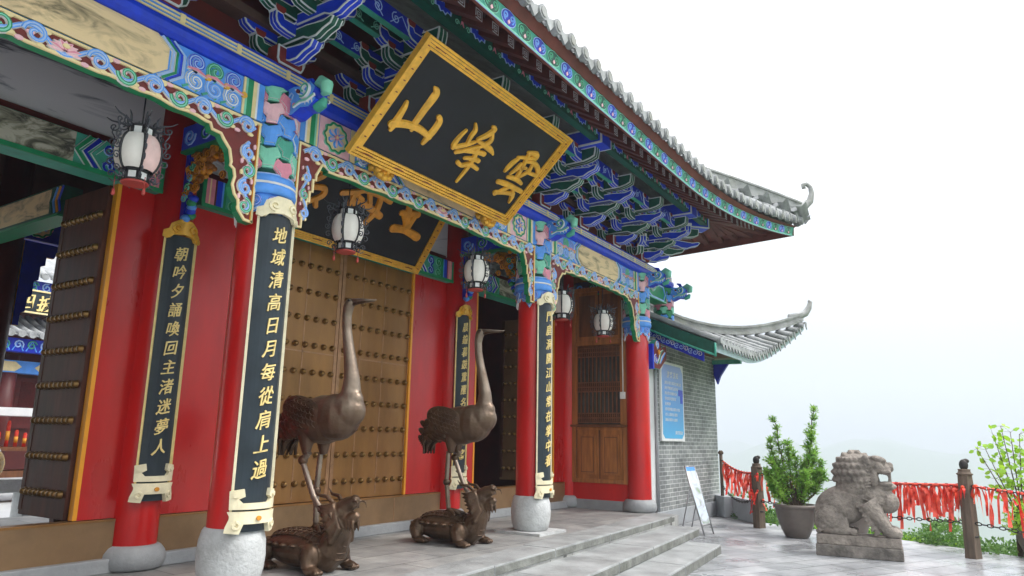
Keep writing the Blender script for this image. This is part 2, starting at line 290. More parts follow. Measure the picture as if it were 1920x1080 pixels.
# text from Blender's built in font, flattened to 2D triangles
def glyphs(ch,bold=.02,ext=.04):
    c=bpy.data.curves.new('lettering','FONT'); c.body=ch; c.size=1; c.align_x='CENTER'; c.offset=bold; c.extrude=ext; c.resolution_u=3
    o=bpy.data.objects.new('lettering',c); COL.objects.link(o); dg=bpy.context.evaluated_depsgraph_get(); dg.update()
    me=bpy.data.meshes.new_from_object(o.evaluated_get(dg)); vs=[v.co.copy() for v in me.vertices]; fs=[tuple(p.vertices) for p in me.polygons]
    bpy.data.objects.remove(o); bpy.data.meshes.remove(me); bpy.data.curves.remove(c); return vs,fs
def write(mb,ch,cx,cz,size,fn,mat,bold=.018,tilt=.10,h=.012,base=0.,wx=1.):
    vs,fs=glyphs(ch,bold)
    rnd=random.Random(ord(ch)); o=[]
    for v in vs:
        X=v.x; Y=v.y-.38
        X+= .05*sin(Y*5+rnd.random()*.2); Y+=tilt*X+.03*sin(X*6)
        o.append(fn(cx+X*size*wx,cz+Y*size,base+(h if v.z>0 else 0)))
    mb.add(o,fs,mat)
# ------------------------------------------------------------------ ground, steps
D=1.384; XA,XB,XC=-4.42,0.,3.5; XL=-7.92; G=-.36
def sheet(name,pts,z,th,mat,bev=0):
    mb=MB(); mb.prism(pts,lambda a,b,h:(a,b,h),z-th,z,mat); return mb.build(name,None,None,bev)
struct(sheet('plaza',[(-30,-16),(1.5,-16),(3.2,-8.4),(4.75,-5.3),(5.6,-3.9),(6.6,-1.5),(7.05,-.55),(8.05,.2),(8.05,1.2),(-30,1.2)],G,.3,'paving'))
def se(x,a,b): return a+(b-a)*(x+2.9)/6.3
struct(sheet('porch_floor',[(-12,-1.62),(3.44,-.69),(3.44,.02),(4.0,.02),(4.0,6.2),(-12,6.2)],-.004,.34,'porch_paving'))
mb=MB()                                            # edging stones of the porch and the two lower steps
def stonerow(x0,x1,yf,z,dep,h,ls,mat):
    x=x0; i=0
    while x<x1-.05:
        x2=min(x1,x+ls*(.8+.4*random.random())); x2=x1 if x1-x2<.35 else x2; dz=random.uniform(-.003,.003); g=.004
        mb.hexa([(x+g,yf(x),z-h),(x2-g,yf(x2),z-h),(x2-g,yf(x2)+dep,z-h),(x+g,yf(x)+dep,z-h),(x+g,yf(x),z+dz),(x2-g,yf(x2),z+dz),(x2-g,yf(x2)+dep,z+dz),(x+g,yf(x)+dep,z+dz)],'step_stone'); mb.hexa([(x+g+.004,yf(x)-.002,z-h+.004),(x2-g-.004,yf(x2)-.002,z-h+.004),(x2-g-.004,yf(x2)+.02,z-h+.004),(x+g+.004,yf(x)+.02,z-h+.004),(x+g+.004,yf(x)-.002,z-.016),(x2-g-.004,yf(x2)-.002,z-.016),(x2-g-.004,yf(x2)+.02,z-.016),(x+g+.004,yf(x)+.02,z-.016)],'riser_stone'); x=x2
y1=lambda x:-1.09+.063*(x+2.945); y2=lambda x:-1.641+.098*(x+1.643); y3=lambda x:-1.998+.0975*(x+.495)
stonerow(-12,3.45,y1,.004,.42,.10,1.5,'step_stone')
struct(mb.build('porch_edging',None,None,.008))
mb=MB(); mb.hexa([(-12,y1(-12)+.03,G),(3.42,y1(3.42)+.03,G),(3.42,.0,G),(-12,.0,G),(-12,y1(-12)+.03,-.1),(3.42,y1(3.42)+.03,-.1),(3.42,.0,-.1),(-12,.0,-.1)],'step_stone')
struct(mb.build('porch_riser'))
mb=MB(); stonerow(-12,2.98,y2,-.12,.75,.118,1.3,'step_stone'); struct(mb.build('upper_step',None,None,.01))
mb=MB(); stonerow(-12,2.28,y3,-.24,.75,.13,1.5,'step_stone'); struct(mb.build('lower_step',None,None,.012))
# ------------------------------------------------------------------ the temple hall
hall=thing('temple_hall','ornate red gate hall with painted blue and green eaves, brass studded doors and grey tiled roof','temple',(-2.21,D,0))
hall['label']='ornate red temple gate hall with painted blue and green eaves and grey tiled roof'
cols=[(XL,0),(XA,0),(XB,0),(XC,0),(XL,D),(XA,D),(XB,D),(XC,D)]
Ypoly=[(cos(a)*q+(-sin(a))*w_,sin(a)*q+cos(a)*w_) for a in (PI/2,PI/2+2*PI/3,PI/2+4*PI/3) for q,w_ in ((.105,-.045),(.105,.045),(.05,.045))]
def column(x,y,front):
    r=.2; z0=.43 if front and x<XC-1 else .2
    zt=4.1 if front else 4.6
    mb=MB(); mb.lathe([(r*.98,z0-.02),(r,z0),(r,2.4),(r*.985,zt)],(x,y,0),'red_paint',40); c=mb.build('column',hall)
    mb=MB()
    if z0>.3: 
        mb.lathe([(.195,0),(.222,.02),(.247,.12),(.255,.22),(.248,.33),(.228,.405),(.212,.43)],(x,y,.02),'pale_stone',36); mb.box(x-.33,x+.33,y-.33,y+.33,-.03,.025,'pale_stone')
    else: mb.lathe([(.25,0),(.275,.02),(.285,.08),(.275,.14),(.24,.185),(.21,.2)],(x,y,0),'grey_stone',36)
    mb.build('column_base',c)
    if front:
        fn=CYL(x,y,r); mb=MB(); mb.lathe([(r+.006,3.26),(r+.006,4.06)],(x,y,0),'deep_green',32)
        seq=['pink','green','sky_blue']
        for i in range(-4,5):
            for j in range(5):
                cx=i*.128; cz=3.33+j*.20+(.10 if i%2 else 0)
                if cz>4.06 or cz<3.27: continue
                m_={'pink':'pale_pink' if i%2 else 'pink','green':'mint' if i%2 else 'teal','sky_blue':'sky_blue'}[seq[(j+(i%2))%3]]
                sc=.98; k=[(cx+a*sc*.88,min(4.06,max(3.26,cz-b*sc))) for a,b in Ypoly]; k2=[(cx+a*sc*.66,min(4.055,max(3.265,cz-b*sc*.80))) for a,b in Ypoly]
                mb.cprism(k,fn,.004,.030,m_,.04,{'pink':'pale_pink','pale_pink':'pink'}.get(m_,m_)); mb.cprism(k2,fn,.03,.042,m_,.04,'white')
        mb.lathe([(r+.05,3.10),(r+.06,3.14),(r+.05,3.18),(r+.045,3.20),(r+.05,3.24),(r+.03,3.275)],(x,y,0),'sky_blue',32)
        mb.lathe([(r+.054,3.185),(r+.058,3.195),(r+.054,3.205)],(x,y,0),'white',32); mb.lathe([(r+.032,3.27),(r+.036,3.28),(r+.0,3.29)],(x,y,0),'pale_blue',32)
        W=2*PI*r/5
        for q in range(-2,3):
            c0=q*W
            pl=[(c0-W/2,3.10),(c0-W/2,3.0),(c0-W*.36,2.95),(c0-W*.2,2.94),(c0,2.86),(c0+W*.2,2.94),(c0+W*.36,2.95),(c0+W/2,3.0),(c0+W/2,3.10)]
            mb.cprism(pl,fn,.002,.02,'sky_blue',.03,'white')
            for sg in (-1,1): mb.ribbon(spiral(c0+sg*W*.22,3.045,.05,.012,-PI/2,1.3,16,sg),.02,fn,'blue',.014,'pale_blue','pale_blue',.02)
            mb.plate(circ(c0,2.975,.022,8),fn,'pink',.014,None,.02); mb.plate(circ(c0,2.992,.012,8),fn,'cream',.02,None,.02)
            mb.ribbon([(c0-W*.4,2.99),(c0-W*.18,2.955),(c0,2.885),(c0+W*.18,2.955),(c0+W*.4,2.99)],.016,fn,'pale_blue',.01,'white',None,.02)
        mb.build('painted_capital',c)
    return c
for i,(x,y) in enumerate(cols): column(x,y,i<4)
# painted beams, carved fringes and rails of the front
def dragon(x,y,z,dirx=0):
    """dragon head beam end pointing to -y (dirx=0) or +x"""
    tr=(lambda a,b,h:(x+h,y-a,z+b)) if not dirx else (lambda a,b,h:(x+a,y+h,z+b))
    tr0=tr; tr=lambda a,b,h: tr0(a*.84-.02,b*.86,h*.9)
    mb=MB(); head=[(0,-.14),(.12,-.15),(.24,-.10),(.36,-.12),(.46,-.06),(.40,.0),(.44,.07),(.36,.15),(.22,.13),(.12,.15),(0,.14)]
    mb.prism(head,tr,-.085,.085,'sky_blue','blue')
    for sg in (-1,1):
        f2=lambda a,b,h,sg=sg: tr(a,b,sg*(.085+h))
        mb.ribbon(spiral(.30,.07,.085,.02,-2.2,1.1,16,1),.035,f2,'mint',.03,'white','teal')
        mb.ribbon([(.14,-.08),(.24,-.045),(.34,-.05),(.45,-.015)],[.02,.03,.04,.03],f2,'mint',.02,'white')
        mb.ribbon([(.05,.05),(.09,.09),(.12,.06),(.09,-.01),(.05,.05)],.012,f2,'pale_blue',.008)
        mb.ribbon([(.15,.11),(.2,.05),(.26,.02)],.014,f2,'white',.01); mb.plate(circ(.2,.075,.022,8),f2,'carve_red',.02)
        mb.plate(circ(.15,-.055,.02,8),f2,'pink',.015)
    mb.tube([tr(.36,.12,0),tr(.44,.16,0),tr(.50,.11,0),tr(.50,.04,0),tr(.45,.02,0)],[.04,.055,.06,.05,.02],'mint',10)
    mb.tube([tr(.30,.13,0),tr(.27,.21,0),tr(.20,.24,0)],[.035,.03,.012],'blue',8)
    mb.tube([tr(.38,-.1,0),tr(.47,-.08,0),tr(.5,-.03,0)],[.05,.045,.02],'teal',8)
    for k in range(3): mb.tube([tr(.30+.05*k,-.045,-.08),tr(.31+.05*k,-.09,-.085)],[.012,.003],'white',6)
    mb.build('dragon_head',hall,None,.006)
def roundel(mb,cx,cz,r,fn,b):
    mb.plate(circ(cx,cz,r*1.12,24),fn,'pale_pink',.006,None,b); pts=[(cx+r*(1+.06*cos(10*2*PI*i/60))*cos(2*PI*i/60),cz+r*(1+.06*cos(10*2*PI*i/60))*sin(2*PI*i/60)) for i in range(61)]
    mb.plate(pts[:-1],fn,'cream',.010,None,b); mb.ribbon(pts,r*.2,fn,'green',.016,'mint',None,b+.002)
    for k in range(6):
        a=2*PI*k/6+.5; mb.ribbon([(cx+r*q*cos(a),cz+r*q*sin(a)) for q in (.18,.34,.5,.66,.74)],[r*.1,r*.34,r*.42,r*.32,r*.06],fn,'pale_blue',.022,'sky_blue','pale_pink',b+.008)
    mb.plate(circ(cx,cz,r*.2,12),fn,'pink',.03,None,b); mb.plate(circ(cx,cz,r*.1,10),fn,'cream',.036,None,b)
def beam_panel(x0,x1,kind):
    yf=-.13; fn=XZ(yf); z0,z1=3.715,4.04; zc=(z0+z1)/2; h=z1-z0; L=x1-x0
    mb=MB(); mb.box(x0,x1,yf,.12,z0,z1,'sky_blue'); bm_=mb.build('painted_beam',hall)
    for s in (0,1):
        mb=MB(); X=(lambda a: x0+a) if s==0 else (lambda a: x1-a)
        o=0
        for wd,c in ((.055,'sky_blue'),(.018,'white'),(.035,'cream'),(.05,'green'),(.02,'mint'),(.02,'cream')):
            a,b=sorted((X(o),X(o+wd))); mb.box(a,b,yf-.012,yf,z0,z1,c); o+=wd+.001
        mb.build('end_bands',bm_)
    c0=x0+.21; c1=x1-.21
    if kind=='mid':
        for cx in (c0+.2,c1-.2):
            mb=MB(); mb.box(cx-.19,cx+.19,yf-.006,yf,z0,z1,'pale_pink'); roundel(mb,cx,zc,.135,fn,.006); q=cx+(.23 if cx<(x0+x1)/2 else -.23); mb.box(q-.03,q+.03,yf-.012,yf,z0,z1,'cream'); mb.build('flower_roundel',bm_)
        c0+=.48; c1-=.48
    Lp=.52*(c1-c0); m0=(c0+c1)/2-Lp/2; m1=m0+Lp
    hexp=lambda g:[(m0-g,zc-h*.25),(m0+.1-g,z0+.0),(m1-.1+g,z0+.0),(m1+g,zc-h*.25),(m1+g,zc+h*.25),(m1-.1+g,z1),(m0+.1-g,z1),(m0-g,zc+h*.25)]
    for s in (0,1):
        mb=MB(); sg=1 if s==0 else -1; e=m0 if s==0 else m1
        for g,c in ((.125,'pale_blue'),(.10,'blue'),(.065,'green'),(.035,'pale_blue')):
            mb.ribbon([(e-sg*(g-.1),z0),(e-sg*g,zc-h*.25),(e-sg*g,zc+h*.25),(e-sg*(g-.1),z1)],.03,fn,c,.012,'white' if c!='blue' else 'sky_blue')
        a=c0 if s==0 else c1; sp=abs(e-sg*.15-a); n=max(1,round(sp/.165)); 
        for k in range(n):
            px=a+sg*(k+.5)*sp/n
            for dz,cc in ((.075,('blue','pale_blue')),(-.075,('sky_blue','white'))):
                cq=cc if k%2==0 else (('green','mint') if dz>0 else ('sky_blue','pale_blue'))
                mb.ribbon(spiral(px,zc+dz,.080,.014,PI/2*(1 if dz<0 else -1),1.5,18,sg*(1 if dz>0 else -1)),[.038]*19,fn,cq[0],.016,cq[1],cq[1])
            mb.ribbon([(px-.08,zc+.01),(px,zc+.02),(px+.09,zc-.01)],[.02,.04,.015],fn,'pink',.02,'white')
            mb.plate(circ(px+.1,zc,.028,8),fn,'gold',.018); mb.ribbon([(px-.1,z0+.01),(px-.04,z0+.05),(px+.02,z0+.015)],.022,fn,'teal',.014,'mint')
        mb.build('scroll_ornament',bm_)
    mb=MB(); mb.plate(hexp(0),fn,'landscape_gold',.012,'cream'); mb.build('landscape_panel',bm_)
def fringe(x0,x1,drop,lotus=True):
    """carved board under a beam with a hanging end on both sides"""
    yf=-.135; zt=3.70; zb=3.515; fn=XZ(yf); wdt=[(.50,zb),(.46,zb-.0),(.44,zb-.045),(.36,zb-.05),(.33,zb-.09),(.27,zb-.15),(.245,zb-.25),(.25,zb-.28),(.215,zb-.30),(.20,zb-.36),(.215,zb-.43),(.19,zb-.5),(.15,zb-.54),(.14,zb-.62),(.08,zb-.685),(.0,zb-.69)]
    if not drop: wdt=[(.36,zb),(.36,zb+.03),(.28,zb+.04),(.22,zb-.08),(.22,zb-.13),(.19,zb-.13),(.19,zb-.25),(.16,zb-.25),(.16,zb-.35),(.13,zb-.35),(.13,zb-.5),(.09,zb-.5),(.09,zb-.60),(0,zb-.60)]
    lo=[(x0+a,b) for a,b in wdt[::-1]]; ro=[(x1-a,b) for a,b in wdt]
    mid=[]; a0,a1=lo[-1][0],ro[0][0]; n=28
    for i in range(1,n):
        t=i/n; mid.append((a0+(a1-a0)*t, zb+.03*sin(PI*t)+ (.012 if (i//2)%2 else 0)*(1 if abs(t-.5)>.12 else 0)))
    low=lo+mid+ro; poly=[(x1,zt),(x0,zt)]+low
    mb=MB(); mb.prism(poly,fn,0,-.075,'carve_red','green'); f=mb.build('carved_fringe',hall)
    mb=MB(); mb.ribbon([(a,b+.012) for a,b in low],.026,fn,'cream',.012,'cream'); mb.ribbon([(x0,zt-.012),(x1,zt-.012)],.024,fn,'cream',.014,'cream'); mb.ribbon([(x0+.013,zt-.02),(x0+.013,lo[0][1])],.026,fn,'cream',.012,'yellow_edge'); mb.ribbon([(x1-.013,zt-.02),(x1-.013,lo[0][1])],.026,fn,'cream',.012,'yellow_edge')
    mb.build('cream_border',f)
    mb=MB(); zc=(zt+zb)/2+.012; vine(mb,fn,lambda t,n_:(x0+.06+t,zc+n_),x1-x0-.12,.172,.20,.002,(x1-x0-.12)/2 if lotus else None)
    hh=.11 if drop else .08
    for s in (0,1):
        X=(lambda t,n_:(x0+.10+n_,zb-.02-t)) if s==0 else (lambda t,n_:(x1-.10-n_,zb-.02-t))
        vine(mb,fn,X,.60 if drop else .5,hh*1.35,.15,.002)
    mb.build('vine_carving',f)
bays=[(XL+.2,XA-.2,'side',True),(XA+.2,XB-.2,'mid',False),(XB+.2,XC-.2,'side',True)]
for x0,x1,k,dr in bays: beam_panel(x0,x1,k); fringe(x0,x1,dr)
mb=MB()                                             # blue plate rail with cream lines
prof=[(.16,4.045),(-.16,4.045),(-.20,4.07),(-.21,4.12),(-.20,4.16),(-.165,4.175),(-.155,4.30),(.16,4.30)]
fnp=lambda a,b,h:(h,a,b); mb.prism(prof,fnp,XL-.9,4.86,'blue','blue')
for z,y in ((4.19,-.1685),(4.225,-.165),(4.26,-.1625)): mb.box(XL-.9,4.86,y-.006,y+.01,z-.008,z+.008,'cream')
for z in (4.207,4.243): mb.box(XL-.9,4.86,-.169,-.155,z-.006,z+.006,'sky_blue')
x=XL
while x<4.7: mb.box(x-.02,x+.02,-.176,-.15,4.18,4.27,'cream'); x+=.5
mb.build('plate_rail',hall)
for x,_ in cols[:4]: dragon(x+.07,-.19,3.96)
# hanging post and beam end beyond the right column
mb=MB(); mb.box(XC+.2,4.68,-.12,.12,3.72,4.04,'green'); eb=mb.build('painted_beam',hall)
mb=MB(); fn=XZ(-.12); mb.ribbon([(XC+.22,4.02),(XC+.3,3.8),(XC+.45,3.75),(4.5,3.75),(4.6,3.88),(4.5,4.01),(4.2,4.01)],.04,fn,'pale_blue',.014,'sky_blue'); mb.ribbon([(XC+.25,3.74),(4.66,3.735)],.03,fn,'mint',.012); mb.ribbon([(XC+.26,3.98),(XC+.5,3.86),(XC+.62,3.95),(XC+.8,4.0)],[.03,.03,.03,.01],fn,'mint',.03,'white'); 
for q in range(4): mb.ribbon([(XC+.3+.08*q,3.86+.02*q),(XC+.36+.08*q,3.98)],[.022,.006],fn,'white',.02)
mb.build('scroll_ornament',eb)
mb=MB(); mb.lathe([(.16,3.42),(.165,3.45),(.165,4.04)],(4.83,0,0),'deep_green',24); hp=mb.build('hanging_post',hall); fn=CYL(4.83,0,.165); mb=MB(); seq=['sky_blue','green','pink']
for i in range(-4,5):
    for j in range(5):
        cz=3.46+j*.155+(.0775 if i%2 else 0)
        if cz>4.02: continue
        mb.prism([(i*.098+a*.64,min(4.04,max(3.41,cz-b*.70))) for a,b in Ypoly],fn,.003,.03,seq[(j+i%2)%3] if i%2 else {'pink':'pale_pink','green':'mint','sky_blue':'sky_blue'}[seq[j%3]])
mb.build('painted_capital',hp)
dragon(4.86,-.12,3.93); dragon(4.95,0.02,3.95,1)
# ---- bracket sets under the eaves
def edged(mb,poly,fn,d0,d1,mat,edge='white_edge',ins=.016,ml=True):
    n=len(poly); L=[fn(p,q,d0) for p,q in poly]; dd=(d1-d0); q=min(abs(dd)*.3,ins)*(1 if dd>0 else -1)
    md=(d0+d1)/2; rows=[[fn(a,b,d) for a,b in poly] for d in (d0,d0+q,md-q*.45,md+q*.45,d1-q,d1)]; vs=sum(rows,[])
    for r_,mm in ((0,edge),(1,mat),(2,edge if ml else mat),(3,mat),(4,edge)): mb.add(vs,[(r_*n+i,r_*n+(i+1)%n,(r_+1)*n+(i+1)%n,(r_+1)*n+i) for i in range(n)],mm)
    for d in (d0,d1):
        t=bmesh.new(); f=t.faces.new([t.verts.new(fn(p,q_,d)) for p,q_ in poly]); f.normal_update()
        res=bmesh.ops.inset_individual(t,faces=[f],thickness=ins,depth=0,use_even_offset=True); bo=set(res['faces']); t.verts.index_update(); vv=[v.co.copy() for v in t.verts]
        for keep,mm in ((True,edge),(False,mat)): mb.add(vv,[tuple(v.index for v in g.verts) for g in t.faces if (g in bo)==keep],mm)
        t.free()
def arm_prof(yt,zt):   # beak arm, a = outward distance, b = height (tip at yt, zt)
    return [(-.1,zt-.05),(yt-.34,zt-.055),(yt-.27,zt-.088),(yt-.18,zt-.088),(yt-.10,zt-.048),(yt-.01,zt-.022),(yt+.025,zt+.035),(yt-.005,zt+.052),(yt-.10,zt+.030),(yt-.2,zt+.042),(yt-.3,zt+.055),(-.1,zt+.055)]
def dou(mb,c,w,h,fn):
    x,z=c; mb.prism([(x-w*.32,z),(x+w*.32,z),(x+w*.5,z+h*.5),(x+w*.5,z+h),(x-w*.5,z+h),(x-w*.5,z+h*.5)],fn,-w*.5,w*.5,'block_red','white_edge')
TIP=[(.50,4.41),(.73,4.555),(.975,4.70)]
def bracket_set(x,fr,column_set=False,name='bracket_set'):
    """fr(a,o,z): a along the wall, o outward, z up"""
    mb=MB(); fz=lambda a,b,h: fr(x+a,h,b)
    edged(mb,[(-.12,4.295),(.12,4.295),(.14,4.33),(.14,4.46),(-.14,4.46),(-.14,4.33)],fz,-.12,.19,'block_red','white_edge',.014,False)
    mb.prism([(-.05,4.4),(.05,4.4),(.05,5.1),(-.05,5.1)],fz,-.06,.06,'deep_green')
    bs=mb.build(name,hall); kids=[]
    fo=lambda a,b,h: fr(x+h,a,b)
    for k,(yt,zt) in enumerate(TIP):
        mb=MB(); edged(mb,arm_prof(yt,zt),fo,-.056,.056,'blue' if k%2==0 else 'deep_green',ins=.012); mb.build('beak_arm',bs)
    mb=MB()
    edged(mb,[(-.1,4.82),(.80,4.82),(.9,4.84),(.97,4.87),(.985,4.95),(.985,5.0),(-.1,5.0)],fo,-.065,.065,'deep_green',ins=.015); mb.build('top_arm',bs)
    for k in range(4):
        o=.245*k; z=4.42+.148*k
        for L,dz,(c1) in ((.27,0,'deep_green' if k%2==0 else 'blue'),(.40,.15,'blue' if k%2==0 else 'deep_green')):
            if k==3 and dz: continue
            mb=MB(); f=lambda a,b,h,o=o: fr(x+a,o+h,b); zz=z+dz
            edged(mb,[(-L,zz+.11),(-L,zz+.055),(-L*.95,zz+.012),(-L*.80,zz-.018),(-L*.5,zz-.03),(L*.5,zz-.03),(L*.80,zz-.018),(L*.95,zz+.012),(L,zz+.055),(L,zz+.11),(L*.74,zz+.11),(L*.66,zz+.075),(L*.3,zz+.08),(L*.22,zz+.11),(-L*.22,zz+.11),(-L*.3,zz+.08),(-L*.66,zz+.075),(-L*.74,zz+.11)],f,-.048,.048,c1,ins=.011)
            for q in (-L*.86,0,L*.86): dou(mb,(q,zz+.105),.105,.06,f)
            mb.build('cross_arm',bs)
    if column_set:
        mb=MB(); edged(mb,[(-.15,5.0),(1.12,5.0),(1.12,5.23),(-.15,5.23)],fo,-.15,.15,'blue','white_edge',.022,False); mb.build('beam_head',bs)
    return bs
front=lambda a,o,z:(a,-o,z)
XS=[XL+1.1667*i for i in range(3)]+[XA+1.105*i for i in range(4)]+[XB+1.1667*i for i in range(3)]+[XC]
for x in XS: bracket_set(x,front,any(abs(x-c)<.01 for c in (XA,XB,XC)))
side=lambda a,o,z:(XC+o,a,z)                          # the right flank
for a in (0.,1.1,2.2,3.3): bracket_set(a,side,False)
dg45=lambda a,o,z:(XC+(a+o*1.25)/1.41421,(a-o*1.25)/1.41421,z); bracket_set(0,dg45,True)
# boards between the sets at every step, outer beam with bats, dark back board
mb=MB(); mb.box(XL-.5,XC,.06,.10,4.3,5.35,'dark_red'); mb.box(XC-.1,XC-.06,.10,6,4.3,5.35,'dark_red'); mb.build('back_board',hall)
for k in range(1,4):
    o=.245*k; z0=4.42+.148*k+.17 if k<3 else 4.86; z1=z0+.13 if k<3 else 5.04
    mb=MB(); mb.box(XL-.6,XC+o,-o-.035,-o+.035,z0,z1,'deep_blue' if k%2 else 'deep_green'); mb.box(XL-.6,XC+o-.005,-o-.03,-o+.03,z0-.012,z0,'teal')
    mb.box(XC+o-.035,XC+o+.035,-o+.035,6,z0,z1,'deep_blue' if k%2 else 'deep_green'); tb=mb.build('tie_board',hall)
    mb=MB(); fn=XZ(-o-.035); x=XL
    for i,x in enumerate([q+.55 for q in XS[:-1]]):
        for s in (-1,1):
            hh=z1-z0; mb.ribbon(spiral(x+s*.12,(z0+z1)/2,hh*.34,.01,PI/2,1.4,14,s),.011,fn,'pale_blue' if k%2 else 'mint',.004); mb.ribbon([(x+s*.05,z0+.02),(x+s*.2,z1-.03),(x+s*.3,z0+.03)],.010,fn,'pale_blue' if k%2 else 'mint',.004)
    mb.build('line_ornament',tb)
OB=1.01
mb=MB(); mb.box(XL-.6,XC+OB,-OB-.06,-OB+.04,5.045,5.225,'deep_green'); mb.box(XC+OB-.04,XC+OB+.06,-OB+.04,6,5.045,5.225,'deep_green'); ob=mb.build('eave_beam',hall)
mb=MB(); fn=XZ(-OB-.06); x=XL; i=0
while x<XC+.8:
    bt=[(-.11,.03),(-.07,.055),(-.03,.03),(0,.05),(.03,.03),(.07,.055),(.11,.03),(.10,-.03),(.06,-.02),(.03,-.055),(0,-.035),(-.03,-.055),(-.06,-.02),(-.10,-.03)]
    mb.plate([(x+a*1.25,5.14+b*1.25) for a,b in bt],fn,'pale_blue',.005); mb.plate([(x+a,5.14+b) for a,b in bt],fn,'blue',.009)
    mb.plate([(x+.3+a*.6,5.13+b) for a,b in ((-.05,-.04),(0,-.01),(.05,-.04),(.02,.01),(0,.06),(-.02,.01))],fn,'pink',.007)
    mb.ribbon(spiral(x+.22,5.1,.035,.008,0,1.2,10),.010,fn,'mint',.005); mb.ribbon(spiral(x+.40,5.1,.035,.008,PI,1.2,10,-1),.010,fn,'mint',.005); x+=.56
mb.build('bat_ornament',ob)
# ---- roof
XM=-2.21; XR=6.1
def fl(x): s=max(0,(abs(x-XM)-(1.0-XM))/(XR-1.0)); return s
def ye(x): return -1.75-.60*min(fl(x),1.3)**2.2
def ze(x): return 4.74+.34*min(fl(x),1.3)**2
REF=lambda p:(XC-p[1],XC-p[0],p[2])     # reflect the front eave onto the right flank
IDN=lambda p:p
def roofz(x,y):                                       # tile surface
    d=y-(ye(x)-.12); L=ze(x)-4.74
    return 5.02+.38*d+.035*d*d+L*math.exp(-max(d,0)/1.6)+.62*min(fl(x),1)**1.5*d*math.exp(-max(d,0)/4)
def hipy(x): return -2.5+(XR-x)
ROWS=[XM-8.2+.285*i for i in range(200) if XM-8.2+.285*i<XR-.05]
mbR=MB(); 
for X in (IDN,REF):
    xs=ROWS if X is IDN else [q for q in ROWS if q>-4.0]
    for x in xs:                                      # a row of cover tiles, from the drip edge up to the hip or ridge
        y0=ye(x)-.14; y1=min(3.0,hipy(x)) if X is IDN else min(2.6,hipy(x)); 
        if x>XR-.4: y1=max(y1,y0+.25)
        n=max(2,int((y1-y0)/.30)); r=.068
        pts=[];rad=[]
        for i in range(n+1):
            y=y0+(y1-y0)*i/n; pts.append(X((x,y,roofz(x,y)+.035))); rad.append(r)
        P=[];Q=[]
        for i in range(n):                           # overlap of the single tiles
            a=Vector(pts[i]);b=Vector(pts[i+1]); P+=[a,a+(b-a)*.93]; Q+=[r*1.0,r*.90]
        P.append(pts[-1]);Q.append(r); mbR.tube(P,Q,'tile_grey',8)
        # pan tiles beside the row
        xs2=[(x+.05,0),(x+.1425,-.05),(x+.235,0)]
        vs=[]
        for i in range(n+1):
            y=y0+.05+(y1-y0)*i/n
            for q,dz in xs2: vs.append(X((q,y,roofz(q,y)+dz+.02)))
        mbR.add(vs,[(i*3+j,i*3+j+1,(i+1)*3+j+1,(i+1)*3+j) for i in range(n) for j in range(2)],'tile_grey',True)
roof=mbR.build('tile_roof',hall)
mb=MB()
for X in (IDN,REF):
    for x in (ROWS if X is IDN else [q for q in ROWS if q>-4.0]):
        y=ye(x)-.15; z=roofz(x,y)+.035; fn=lambda a,b,h,x=x,y=y,z=z: X((x+a,y-h,z+b))
        mb.prism(circ(0,0,.076,14),fn,-.05,.02,'tile_grey'); mb.plate(circ(0,0,.052,10),fn,'ridge_grey',.03)
        xq=x+.1425; zq=roofz(xq,ye(xq))-.03; fn=lambda a,b,h,xq=xq,zq=zq: X((xq+a,ye(xq)-.13-h-.04*max(0,-b),zq+b))
        mb.prism([(-.10,.055),(-.07,-.03),(-.03,-.075),(0,-.11),(.03,-.075),(.07,-.03),(.10,.055),(0,.02)],fn,0,.022,'tile_grey')
mb.build('drip_tiles',roof)
# backing deck under the tiles plus back slope
mb=MB()
def strip(mb,X,xs,f0,f1,mat,n=4):
    vs=[]
    for x in xs:
        a=Vector(f0(x)); b=Vector(f1(x))
        for i in range(n+1): vs.append(X(tuple(a+(b-a)*(i/n))))
    k=n+1; mb.add(vs,[(i*k+j,(i+1)*k+j,(i+1)*k+j+1,i*k+j+1) for i in range(len(xs)-1) for j in range(n)],mat)
def surf(mb,X,xs,f,mat,n=8):
    vs=[X(f(x,i/n)) for x in xs for i in range(n+1)]; k=n+1
    mb.add(vs,[(i*k+j,(i+1)*k+j,(i+1)*k+j+1,i*k+j+1) for i in range(len(xs)-1) for j in range(n)],mat)
XT=[XM-8.3+.285*i for i in range(200) if XM-8.3+.285*i<XR]+[XR-.02]; XE=[q for q in XT if q<5.7]+[5.79]
def deck(x,t):
    y0=ye(x)-.08; y1=max(y0+.05,min(3.0,hipy(x))); y=y0+(y1-y0)*t; return (x,y,roofz(x,y)-.03)
surf(mb,IDN,XT,deck,'tile_grey'); surf(mb,REF,[q for q in XT if q>-4],deck,'tile_grey')
mb.add([(XM-8.3,3,roofz(0,3)-.03),(2.2,3,roofz(0,3)-.03),(2.2,8,5.1),(XM-8.3,8,5.1)],[(0,1,2,3)],'tile_grey')
mb.build('roof_deck',roof)
mb=MB(); mb.box(XM-8.3,1.2,2.85,3.15,roofz(0,3)-.05,roofz(0,3)+.5,'ridge_grey'); mb.box(XM-8.3,1.25,2.8,3.2,roofz(0,3)+.5,roofz(0,3)+.58,'ridge_grey'); mb.build('main_ridge',roof,None,.01)
mb=MB()                                              # hip ridge with an upturned curl
hp=[]; n=16
for i in range(n+1):
    t=i/n; x=.6+(XR-.12-.6)*t; hp.append(Vector((x,hipy(x),roofz(x,hipy(x))+.07)))
dirh=Vector((1,-1,0)).normalized(); nh=Vector((1,1,0)).normalized()
